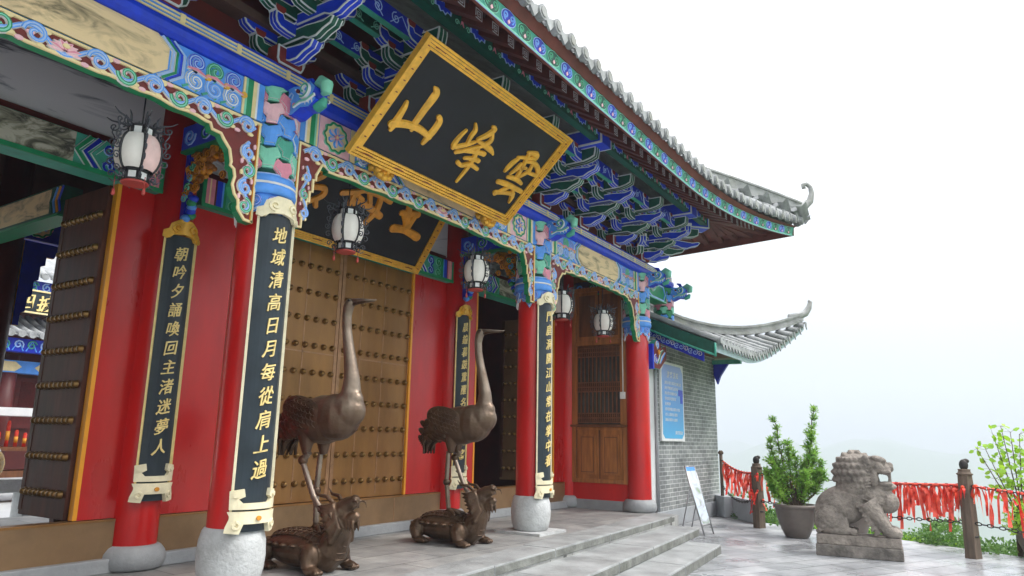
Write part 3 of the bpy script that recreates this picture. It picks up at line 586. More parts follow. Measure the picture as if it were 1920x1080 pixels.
for wdt,za,zb,mt in ((.11,0,.05,'ridge_grey'),(.075,.05,.235,'fascia_white'),(.10,.235,.27,'ridge_grey')):
    vs=[]
    for p in hp:
        for s,z in ((-1,za),(1,za),(1,zb),(-1,zb)): vs.append(p+nh*s*wdt+Vector((0,0,z)))
    mb.add(vs,[(i*4+j,i*4+(j+1)%4,(i+1)*4+(j+1)%4,(i+1)*4+j) for i in range(n) for j in range(4)],'ridge_grey'); mb.add(vs[:4],[(0,1,2,3)],mt); mb.add(vs[-4:],[(0,1,2,3)],mt)
for i in range(0,n): 
    p=hp[i]+(hp[i+1]-hp[i])*.5; mb.box(p.x-.006,p.x+.006,p.y-.006,p.y+.006,p.z+.06,p.z+.23,'dark_red') if False else None
t0=hp[-1]; cu=[t0+dirh*a+Vector((0,0,b)) for a,b in ((-.35,.17),(-.1,.17),(.1,.22),(.24,.34),(.29,.50),(.27,.63),(.19,.69),(.11,.66),(.12,.60),(.16,.61))]
mb.tube(cu,[.07,.09,.085,.07,.055,.045,.042,.045,.04,.02],'ridge_grey',10)
mb.tube([t0+dirh*(-.3)+Vector((0,0,.0)),t0+dirh*.02+Vector((0,0,.02)),t0+dirh*.14+Vector((0,0,.03))],[.09,.085,.075],'ridge_grey',10)
mb.build('hip_ridge',roof)
# soffit, rafters, fascia
def so_in(x): return (min(x,XC+.95) if x>XC+.9 else x, -OB+.0 , 5.235) if True else None
mb=MB(); sx=XE
f_in=lambda x:(min(x,XC+OB),-OB,5.30); f_out=lambda x:(x,ye(x)-.02,ze(x)+.175)
strip(mb,IDN,sx,f_in,f_out,'soffit_red'); strip(mb,REF,[q for q in sx if q>-4],f_in,f_out,'soffit_red'); mb.build('soffit',roof)
RX=[XM-7.9+.27*i for i in range(60) if XM-7.9+.27*i<5.72]
def rafter(X,x,kind):
    a=Vector(f_in(x)); b=Vector(f_out(x)); d=(b-a); sx_=Vector((1,0,0)); upv=Vector((0,0,1)); mb=MB()
    if kind=='rafter': p=a+Vector((0,0,-.06)); q=a+d*.56+Vector((0,0,-.105)); w_,h_=.062,.055
    else: p=a+d*.45+Vector((0,0,.0)); q=b+Vector((0,.02,-.03)); w_,h_=.05,.045
    vs=[]
    for c in (p,q):
        for s,t in ((-1,-1),(1,-1),(1,1),(-1,1)): vs.append(X(tuple(c+sx_*s*w_+upv*t*h_)))
    mb.add(vs,[(0,1,2,3),(4,7,6,5),(0,4,5,1),(1,5,6,2),(2,6,7,3),(3,7,4,0)],'rafter_red')
    if kind=='rafter':                               # pale square fret on the rafter end
        dn=d.normalized(); fn=lambda u,v,h: X(tuple(q+dn*(.001+h)+sx_*u+upv*v))
        for g in (.048,.024): mb.ribbon([(-g,-g),(g,-g),(g,g),(-g,g),(-g,-g*.6)],.012,fn,'white_edge',.003)
        mb.plate(circ(0,0,.008,6),fn,'white_edge',.003)
    mb.build(kind,roof)
for x in RX:
    rafter(IDN,x,'rafter'); rafter(IDN,x,'flying_rafter')
for x in RX:
    if x>2.4: rafter(REF,x,'rafter'); rafter(REF,x,'flying_rafter')
for X,nm in ((IDN,0),(REF,1)):
    xs=XE if nm==0 else [q for q in XE if q>-4]; mb=MB()
    for (a0,z0,a1,z1,mt,th) in ((0,.0,-.02,.165,'teal',.03),(-.03,.165,-.09,.255,'soffit_red',.03)):
        vs=[]
        for x in xs:
            for (aa,zz) in ((a0,z0),(a1,z1),(a1+th,z1),(a0+th,z0)): vs.append(X((x,ye(x)+aa,ze(x)+(zz if zz<.2 else .165+.09*(1-.85*min(1,fl(x)))))))
        for jj in range(4): mb.add(vs,[(i*4+jj,i*4+(jj+1)%4,(i+1)*4+(jj+1)%4,(i+1)*4+jj) for i in range(len(xs)-1)],mt if jj==0 else 'soffit_red')
        mb.add(vs[-4:],[(0,1,2,3)],'teal')
    fa=mb.build('fascia_board',roof)
    mb=MB()
    fs_=lambda a,b,h: X((a,ye(a)-.002-h-.02*b/.165,ze(a)+b))
    mb.ribbon([(x,.008) for x in xs],.022,fs_,'mint',.008,'pale_blue')
    for i,x in enumerate(q for q in RX if nm==0 or q>-3.5):
        c=('deep_blue','pale_blue','sky_blue') if i%2 else ('deep_green','mint','green')
        mb.plate(circ(x,.088,.118,16,.075),fs_,c[1],.006); mb.plate(circ(x,.088,.108,16,.067),fs_,c[0],.009)
        for s in (-1,1): mb.ribbon(spiral(x+s*.05,.095,.040,.008,-PI/2,1.25,12,s),.015,fs_,c[2],.006,c[1],None,.009)
        mb.plate([(x-.02,.05),(x,.03),(x+.02,.05),(x,.075)],fs_,'pale_pink',.016)
    mb.build('cloud_ornament',fa)
# ------------------------------------------------------------------ back row: thresholds, panels, doors, lintels
def thr(x0,x1):
    mb=MB(); mb.box(x0,x1,D-.06,D+.06,.11,.42,'dull_brass'); mb.box(x0+.0,x1,D-.064,D+.064,.405,.425,'brass_sheet')
    x=x0+.9
    while x<x1-.3: mb.box(x-.006,x+.006,D-.063,D-.06,.12,.40,'brass_seam'); x+=1.1
    t=mb.build('threshold',hall,None,.006); mb=MB(); mb.box(x0,x1,D-.13,D+.13,-.004,.112,'grey_stone'); mb.build('threshold_stone',t,None,.01)
for x0,x1 in ((XL+.2,XA-.2),(XA+.2,XB-.2),(XB+.2,XC-.2)): thr(x0,x1)
LZ=3.34
jambs=[(XL,XL+.75),(-4.93,XA),(XA,-3.45),(-.89,XB),(XB,.56),(2.95,XC)]
for x0,x1 in jambs:
    mb=MB(); mb.box(x0,x1,D-.03,D+.03,.43,LZ,'red_lacquer'); j=mb.build('door_panel',hall)
    xx=x0 if x0 not in (XL,XA,XB) else x1; s=1 if xx==x0 else -1
    mb=MB(); mb.box(min(xx,xx-s*.035),max(xx,xx-s*.035),D-.035,D+.035,.43,LZ,'yellow_edge'); mb.build('yellow_trim',j)
for bi,(x0,x1) in enumerate(((XL+.2,XA-.2),(XA+.2,XB-.2),(XB+.2,XC-.2))):
    y=D-.14; fn=XZ(y)
    mb=MB(); mb.box(x0,x1,y,D+.1,LZ,3.64,'teal'); lb=mb.build('lintel_beam',hall)
    mb=MB(); mb.box(x0,x1,y-.02,y,LZ-.012,LZ+.028,'green'); mb.box(x0+.06,x1-.06,D-.05,D+.05,3.645,3.73,'dark_red'); mb.build('lintel_edge',lb)
    mb=MB(); o=0
    for s in (0,1):
        o=0
        for wd,c in ((.04,'green'),(.035,'pink'),(.015,'cream'),(.045,'pink'),(.02,'dark_red'),(.06,'blue'),(.02,'sky_blue'),(.03,'green')):
            a=x0+o if s==0 else x1-o-wd; mb.box(a,a+wd,y-.012,y,LZ+.03,3.635,c); o+=wd
        for k in range(2):
            cx=(x0+o+.08+.17*k) if s==0 else (x1-o-.08-.17*k)
            for dz in (-.07,.07): mb.ribbon(spiral(cx,3.49+dz,.065,.012,PI/2*(1 if dz<0 else -1),1.4,14,(1 if dz>0 else -1)),.032,fn,'green' if k==0 else 'deep_blue',.014,'mint' if k==0 else 'pale_blue')
        sg=1 if s==0 else -1; xx=x0+o+.40 if s==0 else x1-o-.40
        for g,c in ((0,'deep_blue'),(.07,'green'),(-.07,'teal')): mb.ribbon([(xx+sg*(g-.06),LZ+.03),(xx+sg*(g+.05),3.49),(xx+sg*(g-.06),3.635)],.05,fn,c,.012,'white_edge')
    mb.build('painted_ornament',lb)
    mb=MB(); mb.box(x0+.80,x1-.80,y-.006,y,LZ+.03,3.635,'landscape_pale'); mb.build('landscape_panel',lb)
    mb=MB(); mb.box(x0,x1,D-.02,D+.02,3.73,4.62,'ink_wash' if bi<2 else 'ink_dark'); mb.build('painted_wall',hall)
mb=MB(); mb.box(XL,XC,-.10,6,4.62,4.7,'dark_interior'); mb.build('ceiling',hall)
# tie beams from the front columns to the back columns, with carved gilt brackets
for x in (XL,XA,XB,XC):
    mb=MB(); mb.box(x-.09,x+.09,.19,D-.19,3.78,4.02,'blue'); mb.box(x-.095,x+.095,.19,D-.19,3.755,3.78,'green'); tb=mb.build('tie_beam',hall)
    for sx_ in (-1,1):
        mb=MB(); fn=YZ(x+sx_*.09,sx_)
        for q in range(4):
            cy=.32+.25*q; mb.ribbon(spiral(cy,3.90,.09,.015,q,1.4,14),.03,fn,('green','sky_blue')[q%2],.012,'pale_blue')
        mb.build('scroll_ornament',tb)
    mb=MB(); rnd=random.Random(3)
    for s in (0,1):
        Y=(lambda a: .22+a) if s==0 else (lambda a: D-.22-a)
        for k in range(70):                              # openwork beast and foliage in gilt wood
            a=rnd.random(); b=rnd.random()*(1-a*.85); q=rnd.uniform(.022,.045)
            mb.ell((x+rnd.uniform(-.045,.045),Y(.02+.40*a),3.745-.50*b),(q,q*rnd.uniform(.8,1.7),q*rnd.uniform(.6,1.2)),rnd.choice(('carve_gilt','carve_gilt','orange_gold')),7,5,Matrix.Rotation(rnd.uniform(-1.2,1.2),3,'X'))
        for k in range(9):
            fn=(lambda a_,b_,h: (x-.05-h,Y(a_),b_)); mb.ribbon(spiral(.07+.3*rnd.random(),3.7-.36*rnd.random(),.045,.01,rnd.random()*6,1.3,10),.02,fn,'orange_gold',.02,'carve_gilt')
        mb.box(x-.035,x+.035,*((.2,.26) if s==0 else (D-.26,D-.2)),3.12,3.755,'deep_blue')
        for k in range(6): mb.ell((x+rnd.uniform(-.03,.03),Y(.04+.02*k),3.12+.035*k),(.045,.05,.04),('sky_blue','green','blue')[k%3],8,6); 
        for k in range(4): mb.ribbon(spiral(.06+.03*k,3.30+.10*k,.045,.01,k,1.3,10),.018,(lambda a_,b_,h: (x-.055-h,Y(a_),b_)),('sky_blue','green')[k%2],.015,'mint')
    mb.build('carved_bracket',tb)
# brass studded door leaves
stud_mb=MB(); stud_mb.lathe([(.036,0),(.036,.008),(.030,.012),(.029,.028),(.020,.042),(.0035,.047)],(0,0,0),'brass_stud',12)
def leaf_body(w_,mat,seam,name='door_leaf'):
    mb=MB(); mb.box(0,w_,0,.07,.43,LZ-.005,mat); return mb
STUD=None
def door_leaf(px,py,rz,w_,mat,flip,ncol,indiv):
    """leaf in local coords: x along the width from the hinge, -y is the outer face"""
    global STUD
    M4=Matrix.Translation((px,py,0))@Matrix.Rotation(rz,4,'Z')
    mb=leaf_body(w_,mat,None); o=mb.build('door_leaf',None,None,.006); o.parent=hall; o.matrix_local=Matrix.Translation(-Vector(hall.location))@M4
    mb=MB()
    for a in ((.03,.34) if mat=='brass_sheet' else ()):
        mb.box(w_*(a+.25)-.008,w_*(a+.25)+.008,-.003,0,.47,LZ-.01,'brass_seam')
    if mat=='brass_sheet': mb.box(0,.05,-.004,0,.47,LZ-.01,'brass_seam'); mb.box(w_-.05,w_,-.004,0,.47,LZ-.01,'brass_seam'); mb.box(.05,w_-.05,-.003,0,2.07,2.085,'brass_seam'); mb.build('seam_strip',o).location=(0,0,0)
    else: mb.box(0,.06,-.004,0,.47,LZ-.01,'door_brown'); mb.box(w_-.06,w_,-.004,0,.47,LZ-.01,'door_brown'); mb.build('door_stile',o).location=(0,0,0)
    rest=MB()
    for r_ in range(9):
        for c in range(ncol):
            X=.085+(w_-.17)*c/(ncol-1); Z=.63+r_*.305
            if indiv(c,r_):
                if STUD is None: STUD=stud_mb.build('stud'); s=STUD
                else: s=STUD.copy(); COL.objects.link(s)
                s.parent=o; s.matrix_local=Matrix.Translation((X,0,Z))@Matrix.Rotation(PI/2,4,'X')
            else:
                rest.add([(X+v[0],-v[2],Z+v[1]) for v in stud_mb.v],stud_mb.f,'brass_stud',True)
    if rest.v:
        q=rest.build('stud_rows'); q.parent=o; q['kind']='stuff'
    return o
door_leaf(-2.175+1.27,D+.04,PI,1.27,'brass_sheet',0,9,lambda c,r_:False) if False else None
def flat_leaf(x0,x1,ind): return door_leaf(x0,D+.0,0,x1-x0,'brass_sheet',0,9,ind)
flat_leaf(-3.45,-2.185,lambda c,r_: c>=6); flat_leaf(-2.175,-.89,lambda c,r_: c>=1)
# open leaves: the studded outer face looks to -x
door_leaf(-4.99,D+.86,-PI/2,.80,'door_brown',0,9,lambda c,r_:False)
door_leaf(2.95,D+1.10,-PI/2,1.05,'dull_brass',0,9,lambda c,r_:False)
# timber door in the end wall of the porch
fnS=YZ(3.40,-1)
mb=MB(); mb.box(3.38,3.5,.18,D-.15,-.004,.15,'grey_stone'); mb.build('wall_plinth',hall)
mb=MB(); mb.box(3.40,3.48,.15,D-.15,.15,.43,'red_lacquer'); mb.build('skirting_panel',hall)
mb=MB(); mb.box(3.41,3.48,.15,D-.15,.43,4.6,'timber_dark'); ld=mb.build('lattice_door',hall)
mb=MB()
for a,b in ((.16,.24),(D-.24,D-.16)): mb.box(3.375,3.42,a,b,.43,3.9,'timber')
for z,h in ((.43,.07),(1.33,.05),(2.83,.09),(3.82,.08)): mb.box(3.38,3.42,.24,D-.24,z,z+h,'timber')
mb.box(3.34,3.42,.14,D-.14,1.385,1.42,'timber_dark')
mb.build('door_frame',ld,None,.006)
for a,b in ((.255,.675),(.71,1.13)):
    mb=MB(); mb.box(3.395,3.42,a,b,.50,1.33,'timber'); mb.box(3.375,3.396,a+.05,b-.05,.57,1.25,'timber'); mb.box(3.3735,3.3755,a+.085,b-.085,.605,1.215,'timber_dark'); mb.box(3.371,3.374,a+.10,b-.10,.62,1.20,'timber'); mb.build('door_panel',ld,None,.006)
    mb=MB(); mb.box(3.395,3.42,a,b,2.92,3.82,'timber'); mb.box(3.385,3.396,a+.05,b-.05,2.99,3.75,'timber_dark'); mb.build('upper_panel',ld,None,.006)
mb=MB(); y0,y1_=.27,1.115
mb.box(3.404,3.41,y0,y1_,1.43,2.8,'dark_glass'); n=11
for i in range(n+1):
    y=y0+(y1_-y0)*i/n; mb.box(3.378,3.396,y-.011,y+.011,1.45,2.80,'lattice_wood')
for za,zb in ((1.46,1.62),(2.0,2.16),(2.62,2.78)):
    for z in (za,(za+zb)/2,zb): mb.box(3.374,3.392,y0,y1_,z-.009,z+.009,'lattice_wood')
    for i in range(n): 
        y=y0+(y1_-y0)*(i+.5)/n; mb.box(3.376,3.39,y-.008,y+.008,za,zb,'lattice_wood')
for y in (y0-.015,y1_+.015): mb.box(3.372,3.4,y-.02,y+.02,1.43,2.82,'timber')
mb.build('lattice',ld)
# left end wall of the porch, plain timber
mb=MB(); mb.box(XL-.08,XL,.15,D-.15,0,4.6,'timber_dark'); mb.build('side_wall',hall)
for x in (XC,XL):
    mb=MB(); mb.box(x-.04,x+.04,D+.1,6,0,4.6,'dark_red'); mb.build('end_wall',hall)
# rear of the hall seen through the open doorway
RY=5.0
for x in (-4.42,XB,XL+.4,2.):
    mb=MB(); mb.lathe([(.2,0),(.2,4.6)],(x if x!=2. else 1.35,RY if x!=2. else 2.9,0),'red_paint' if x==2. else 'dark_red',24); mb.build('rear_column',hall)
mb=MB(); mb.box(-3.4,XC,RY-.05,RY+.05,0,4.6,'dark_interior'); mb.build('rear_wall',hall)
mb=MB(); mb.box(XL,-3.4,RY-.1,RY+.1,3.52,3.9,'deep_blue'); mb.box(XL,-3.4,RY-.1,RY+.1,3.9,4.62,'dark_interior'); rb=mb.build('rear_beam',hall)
mb=MB(); fn=XZ(RY-.1); mb.box(XL,XA,RY-.105,RY-.1,3.55,3.85,'carve_red'); roundel(mb,-4.15-.25+.3,3.72,.15,fn,.006); roundel(mb,-4.75,3.72,.15,fn,.006)
for i in range(8): mb.ribbon(spiral(-7.2+.38*i,3.7,.12,.02,i,1.4,16),.04,fn,('green','sky_blue')[i%2],.01,'mint')
mb.build('scroll_ornament',rb)
mb=MB(); st=[(-4.22,3.5),(-3.4,3.5),(-3.4,3.28),(-3.66,3.28),(-3.70,3.36),(-3.84,3.38),(-3.86,3.33),(-3.95,3.33),(-3.95,3.22),(-4.0,3.2),(-4.0,3.02),(-4.05,3.0),(-4.05,2.8),(-4.10,2.78),(-4.10,2.6),(-4.15,2.58),(-4.15,2.42),(-4.22,2.42)]
mb.prism(st,XZ(RY-.02),0,.05,'deep_blue','orange_gold'); mb.build('rear_fretwork',hall)
mb=MB(); x=-4.75; mb.box(x-.1,x+.1,D+1.3,RY,3.30,3.62,'deep_green'); ib=mb.build('inner_beam',hall)
mb=MB(); fn=YZ(x-.1,-1); mb.box(x-.105,x-.1,2.9,4.1,3.34,3.60,'landscape_gold'); mb.box(x-.11,x+.11,D+1.3,RY,3.285,3.31,'green')
for i in range(4):
    for b in (2.75,4.25): mb.ribbon([(b-.1+.06*i,3.33),(b-.04+.06*i,3.46),(b-.1+.06*i,3.6)],.03,fn,('blue','orange_gold','sky_blue','deep_green')[i],.01)
mb.build('painted_ornament',ib)
# shelf with goods inside the right doorway
mb=MB()
for z in (.62,.95,1.28): mb.box(.75,1.9,3.2,3.5,z,z+.03,'timber_dark')
for x in (.75,1.88): mb.box(x,x+.03,3.2,3.5,0,1.9,'timber_dark')
mb.build('shelf_unit'); sh=bpy.data.objects['shelf_unit']; tag(sh,'dark wooden shelf inside the doorway right of the brass door','shelf')
rnd=random.Random(5); k=0
for z in (.65,.98):
    for i in range(6):
        mb=MB(); x=.85+.17*i; hh=rnd.uniform(.08,.2); mb.lathe([(.04,0),(.05,hh*.3),(.03,hh*.8),(.04,hh)],(x,3.3,z),('teal','lamp_red','gold')[(i+k)%3],10); q=mb.build('trinket'); tag(q,'small coloured trinket on the dark shelf inside the right doorway','trinket','trinkets on the shelf in the doorway')
    k+=1
# ------------------------------------------------------------------ couplet boards on columns
def board(name,label,cx,cy,z0,z1,text,w_,frame,tx,r,top,fs,group):
    low='ivory'
    rr=r+.05; fn=CYL(cx,cy,rr); hw=w_/2; n=12
    t=thing(name,label,'couplet board',(cx,cy-r,z0),group)
    mb=MB(); us=[-hw+w_*i/n for i in range(n+1)]
    for a,b in zip(us[:-1],us[1:]):
        mb.hexa([fn(a,z0,-.03),fn(b,z0,-.03),fn(b,z0,0),fn(a,z0,0),fn(a,z1,-.03),fn(b,z1,-.03),fn(b,z1,0),fn(a,z1,0)],'slate_board')
    mb.build('board',t)
    mb=MB()
    for s in (-1,1): mb.ribbon([(s*(hw-.010),z0+.02),(s*(hw-.010),z1)],.020,fn,frame,.02,frame)
    mb.build('frame',t)
    mb=MB(); 
    topp=[(-hw-.01,z1-.03),(-hw-.005,z1+.03),(-hw*.8,z1+.05),(-hw*.72,z1+.10),(-hw*.3,z1+.15),(hw*.3,z1+.15),(hw*.72,z1+.10),(hw*.8,z1+.05),(hw+.005,z1+.03),(hw+.01,z1-.03),(hw*.7,z1-.035),(hw*.55,z1-.005),(0,z1+.01),(-hw*.55,z1-.005),(-hw*.7,z1-.035)]
    mb.cprism(topp,fn,0,.03,top)
    for s in (-1,1): mb.ribbon(spiral(s*hw*.38,z1+.065,.045,.01,-PI/2,1.2,14,s),.024,fn,top,.016,base=.03); mb.plate(circ(s*hw*.85,z1-.02,.028,8),fn,top,.022,None,.02)
    mb.build('top_carving',t)
    mb=MB(); zb=z0
    mb.cprism([(-hw-.015,zb+.04),(-hw-.02,zb-.0),(-hw*.62,zb-.01),(-hw*.5,zb+.06),(hw*.5,zb+.06),(hw*.62,zb-.01),(hw+.02,zb),(hw+.015,zb+.04),(hw*.95,zb+.11),(hw+.01,zb+.15),(-hw-.01,zb+.15),(-hw*.95,zb+.11)],fn,0,.035,low)
    mb.cprism([(-hw,zb+.165),(hw,zb+.165),(hw+.005,zb+.30),(hw*.55,zb+.315),(hw*.5,zb+.26),(hw*.7,zb+.24),(hw*.55,zb+.21),(-hw*.55,zb+.21),(-hw*.7,zb+.24),(-hw*.5,zb+.26),(-hw*.55,zb+.315),(-hw-.005,zb+.30)],fn,0,.03,low)
    for s in (-1,1): mb.ribbon(spiral(s*hw*.75,zb+.05,.03,.01,PI/2,1,10,s),.02,fn,low,.014,base=.035); mb.plate(circ(s*hw*.8,zb+.27,.02,8),fn,low,.012,None,.03)
    mb.plate(circ(0,zb+.10,.018,8),fn,'orange_gold',.014,None,.035)
    mb.build('bottom_carving',t)
    mb=MB(); k=len(text); za=z1-.17; zz=z0+.46; st=(za-zz)/(k-1)
    for i,ch in enumerate(text): write(mb,ch,0,za-i*st,fs,fn,tx,.007,.13,.010,.001,.9)
    mb.build('inscription',t); return t
def A(s): return [c for c in s]
board('couplet_board','tall black couplet board with cream frame on the front column left of the brass doors',XA,0,.43,2.93,A('地域清高日月每從肩上過'),.40,'ivory','pale_gold',.2,'ivory',.150,'couplet boards on the columns')
board('couplet_board','tall black couplet board with cream frame on the front column right of the second crane',XB,0,.43,2.93,A('門庭洞開江山常在掌中看'),.40,'ivory','pale_gold',.2,'ivory',.150,'couplet boards on the columns')
board('couplet_board','black couplet board with yellow gold frame on the back column beside the open door leaf',XA,D,.57,2.95,A('朝吟夕誦喚回主渚迷夢人'),.34,'pale_gold','pale_gold',.2,'gold',.142,'couplet boards on the columns')
board('couplet_board','black couplet board with yellow gold frame half hidden behind the second crane',XB,D,.47,2.88,A('晨鐘暮鼓驚醒名利逐塵客'),.34,'pale_gold','pale_gold',.2,'gold',.142,'couplet boards on the columns')
# ------------------------------------------------------------------ plaques
def plaque(name,label,BL,wd,ht,lean,strokes,ink,fr_w,studs,wsc):
    BL=Vector(BL); ex=Vector((1,0,0)); ey=Vector((0,-sin(lean),cos(lean))); n=ex.cross(ey)
    fn=lambda a,b,h: tuple(BL+ex*a+ey*b+n*h)
    t=thing(name,label,'plaque',BL+ex*wd/2)
    mb=MB(); mb.prism([(.02,.02),(wd-.02,.02),(wd-.02,ht-.02),(.02,ht-.02)],fn,-.04,.0,'black_board'); mb.build('board',t)
    mb=MB(); F=fr_w; m=4
    for k in range(m):                                # stepped frame: four mouldings on every side
        a=F*k/m; b=F*(k+.82)/m; h=.040-.007*k
        for q in (((a,a),(wd-a,a),(wd-b,b),(b,b)),((wd-a,a),(wd-a,ht-a),(wd-b,ht-b),(wd-b,b)),((wd-a,ht-a),(a,ht-a),(b,ht-b),(wd-b,ht-b)),((a,ht-a),(a,a),(b,b),(b,ht-b))):
            mb.prism(q,fn,-.03,h,'gold')
    mb.prism([(.004,.004),(wd-.004,.004),(wd-.004,ht-.004),(.004,ht-.004)],fn,-.035,-.01,'carve_red')
    f=mb.build('frame',t)
    if studs:
        mb=MB(); k=10
        for i in range(k):
            for x in (F*.5,wd-F*.5): z=ht*(i+.7)/(k+.4); mb.prism([(x-.012,z-.005),(x+.012,z-.005),(x+.012,z+.005),(x-.012,z+.005)],fn,.02,.036,'carve_red')
        k=6
        for i in range(k):
            for z in (F*.5,ht-F*.5):
                x=wd*(i+.5)/k; mb.ribbon([(x-.08,z-.004),(x-.02,z+.004),(x+.06,z)],.012,fn,'carve_red',.002,base=.027)
        mb.build('frame_ornament',f)
    mb=MB(); 
    for st in strokes:
        # smooth the stroke (Catmull-Rom)
        P=[st[0]]+list(st)+[st[-1]]; pts=[];ws=[]
        for i in range(1,len(P)-2):
            p0,p1,p2,p3=P[i-1:i+3]
            for s in range(8):
                u=s/8; c=[.5*((2*p1[j])+(-p0[j]+p2[j])*u+(2*p0[j]-5*p1[j]+4*p2[j]-p3[j])*u*u+(-p0[j]+3*p1[j]-3*p2[j]+p3[j])*u**3) for j in range(3)]
                pts.append((c[0],c[1])); ws.append(max(.012,c[2]*wsc))
        pts.append(st[-1][:2]); ws.append(max(.012,st[-1][2]*wsc))
        h=.020+.0015*(len(mb.v)%5)
        mb.ribbon(pts,ws,fn,ink,h,ink,ink)
        for e in (0,-1): mb.prism(circ(pts[e][0],pts[e][1],ws[e]*.46,10),fn,0,h-.004,ink)
    mb.build('inscription',t); return t
SHAN=[[(0.417,0.917,0.027),(0.479,0.874,0.084),(0.478,0.691,0.074),(0.479,0.522,0.065),(0.491,0.463,0.04)],[(0.243,0.669,0.037),(0.259,0.618,0.054),(0.269,0.528,0.066),(0.275,0.444,0.075),(0.273,0.372,0.042)],[(0.243,0.422,0.075),(0.357,0.471,0.079),(0.47,0.497,0.072),(0.584,0.505,0.071),(0.726,0.485,0.06)],[(0.679,0.702,0.054),(0.723,0.668,0.072),(0.732,0.572,0.075),(0.721,0.491,0.075),(0.709,0.402,0.042)]]
FENG=[[(1.09,0.733,0.027),(1.07,0.64,0.046),(1.07,0.546,0.057),(1.088,0.502,0.03)],[(1.082,0.508,0.042),(1.164,0.562,0.05),(1.239,0.617,0.045),(1.308,0.681,0.031)],[(1.144,0.837,0.025),(1.198,0.779,0.053),(1.202,0.701,0.05),(1.224,0.599,0.036)],[(1.379,0.903,0.034),(1.425,0.892,0.057),(1.388,0.801,0.061),(1.305,0.712,0.034)],[(1.442,0.843,0.035),(1.486,0.77,0.055),(1.436,0.689,0.05),(1.339,0.613,0.04),(1.239,0.533,0.043),(1.158,0.484,0.047)],[(1.322,0.696,0.031),(1.45,0.695,0.062),(1.571,0.685,0.066),(1.636,0.659,0.027)],[(1.268,0.541,0.04),(1.389,0.583,0.052),(1.526,0.612,0.059)],[(1.314,0.471,0.037),(1.412,0.503,0.049),(1.518,0.518,0.053)],[(1.271,0.4,0.051),(1.345,0.388,0.046),(1.436,0.441,0.05),(1.574,0.436,0.046)],[(1.396,0.643,0.043),(1.431,0.532,0.062),(1.448,0.4,0.051),(1.437,0.207,0.027)]]
YUN=[[(2.107,0.879,0.036),(2.248,0.905,0.077),(2.285,0.874,0.051)],[(2.01,0.771,0.032),(2.148,0.82,0.043),(2.287,0.862,0.047)],[(2.139,0.871,0.053),(2.164,0.777,0.053),(2.204,0.622,0.054),(2.199,0.565,0.024)],[(2.033,0.765,0.035),(2.0,0.691,0.059),(1.981,0.61,0.051),(1.972,0.557,0.02)],[(2.182,0.781,0.037),(2.297,0.813,0.055),(2.44,0.78,0.066),(2.495,0.699,0.028)],[(2.128,0.728,0.036),(2.119,0.65,0.049),(2.08,0.565,0.019)],[(2.297,0.798,0.034),(2.325,0.71,0.051),(2.257,0.596,0.041)],[(2.133,0.664,0.026),(2.248,0.715,0.037)],[(2.322,0.682,0.044),(2.492,0.701,0.046)],[(2.081,0.523,0.043),(2.231,0.547,0.064),(2.353,0.534,0.045)],[(1.993,0.422,0.056),(2.165,0.443,0.068),(2.442,0.449,0.057)],[(2.242,0.46,0.044),(2.161,0.366,0.051),(2.081,0.276,0.04)],[(2.066,0.294,0.057),(2.191,0.339,0.051),(2.354,0.377,0.056)],[(2.31,0.412,0.044),(2.366,0.349,0.063),(2.388,0.267,0.024)]]
WANG=[[(1.441,0.855,0.07),(1.779,0.881,0.092)],[(1.57,0.682,0.072),(1.835,0.737,0.085)],[(1.617,0.871,0.082),(1.685,0.691,0.087),(1.764,0.495,0.085)],[(1.611,0.686,0.072),(1.763,0.546,0.074)],[(1.806,0.728,0.082),(1.786,0.561,0.074)],[(1.56,0.462,0.104),(1.766,0.492,0.089),(2.017,0.462,0.104)]]
MU=[[(0.602,0.643,0.067),(0.758,0.703,0.063),(0.888,0.769,0.064)],[(0.77,0.699,0.069),(0.775,0.555,0.073)],[(0.868,0.77,0.063),(1.137,0.78,0.07),(1.316,0.758,0.068)],[(1.154,0.77,0.073),(1.181,0.587,0.078),(1.109,0.413,0.06)],[(0.769,0.565,0.073),(0.967,0.612,0.075),(1.267,0.549,0.086)],[(0.964,0.771,0.065),(1.043,0.647,0.059)],[(0.829,0.68,0.057),(0.901,0.657,0.058)]]
GONG=[[(0.044,0.793,0.056),(0.225,0.794,0.066),(0.27,0.745,0.067),(0.138,0.627,0.057)],[(0.044,0.793,0.056),(0.124,0.622,0.057)],[(0.128,0.559,0.057),(0.345,0.617,0.071),(0.37,0.53,0.068),(0.228,0.411,0.058)],[(0.141,0.564,0.052),(0.214,0.406,0.058)],[(0.312,0.467,0.059),(0.349,0.398,0.053)],[(.03,0.874,0.054),(0.277,0.878,0.058)],[(0.277,0.878,0.058),(0.312,0.789,0.058)]]
plaque('name_plaque','large black plaque with gold frame and three brushed gold characters leaning out under the eaves',(-3.86,-.35,3.69),2.6,1.284,math.atan2(.92,.895),SHAN+FENG+YUN,'gold',.115,True,1.08)
plaque('name_plaque','dark plaque with orange characters above the brass doors behind the first row lantern',(-3.38,1.2,3.30),2.33,1.0,math.atan2(.45,.68),WANG+MU+GONG,'orange_gold',.085,True,1.15)
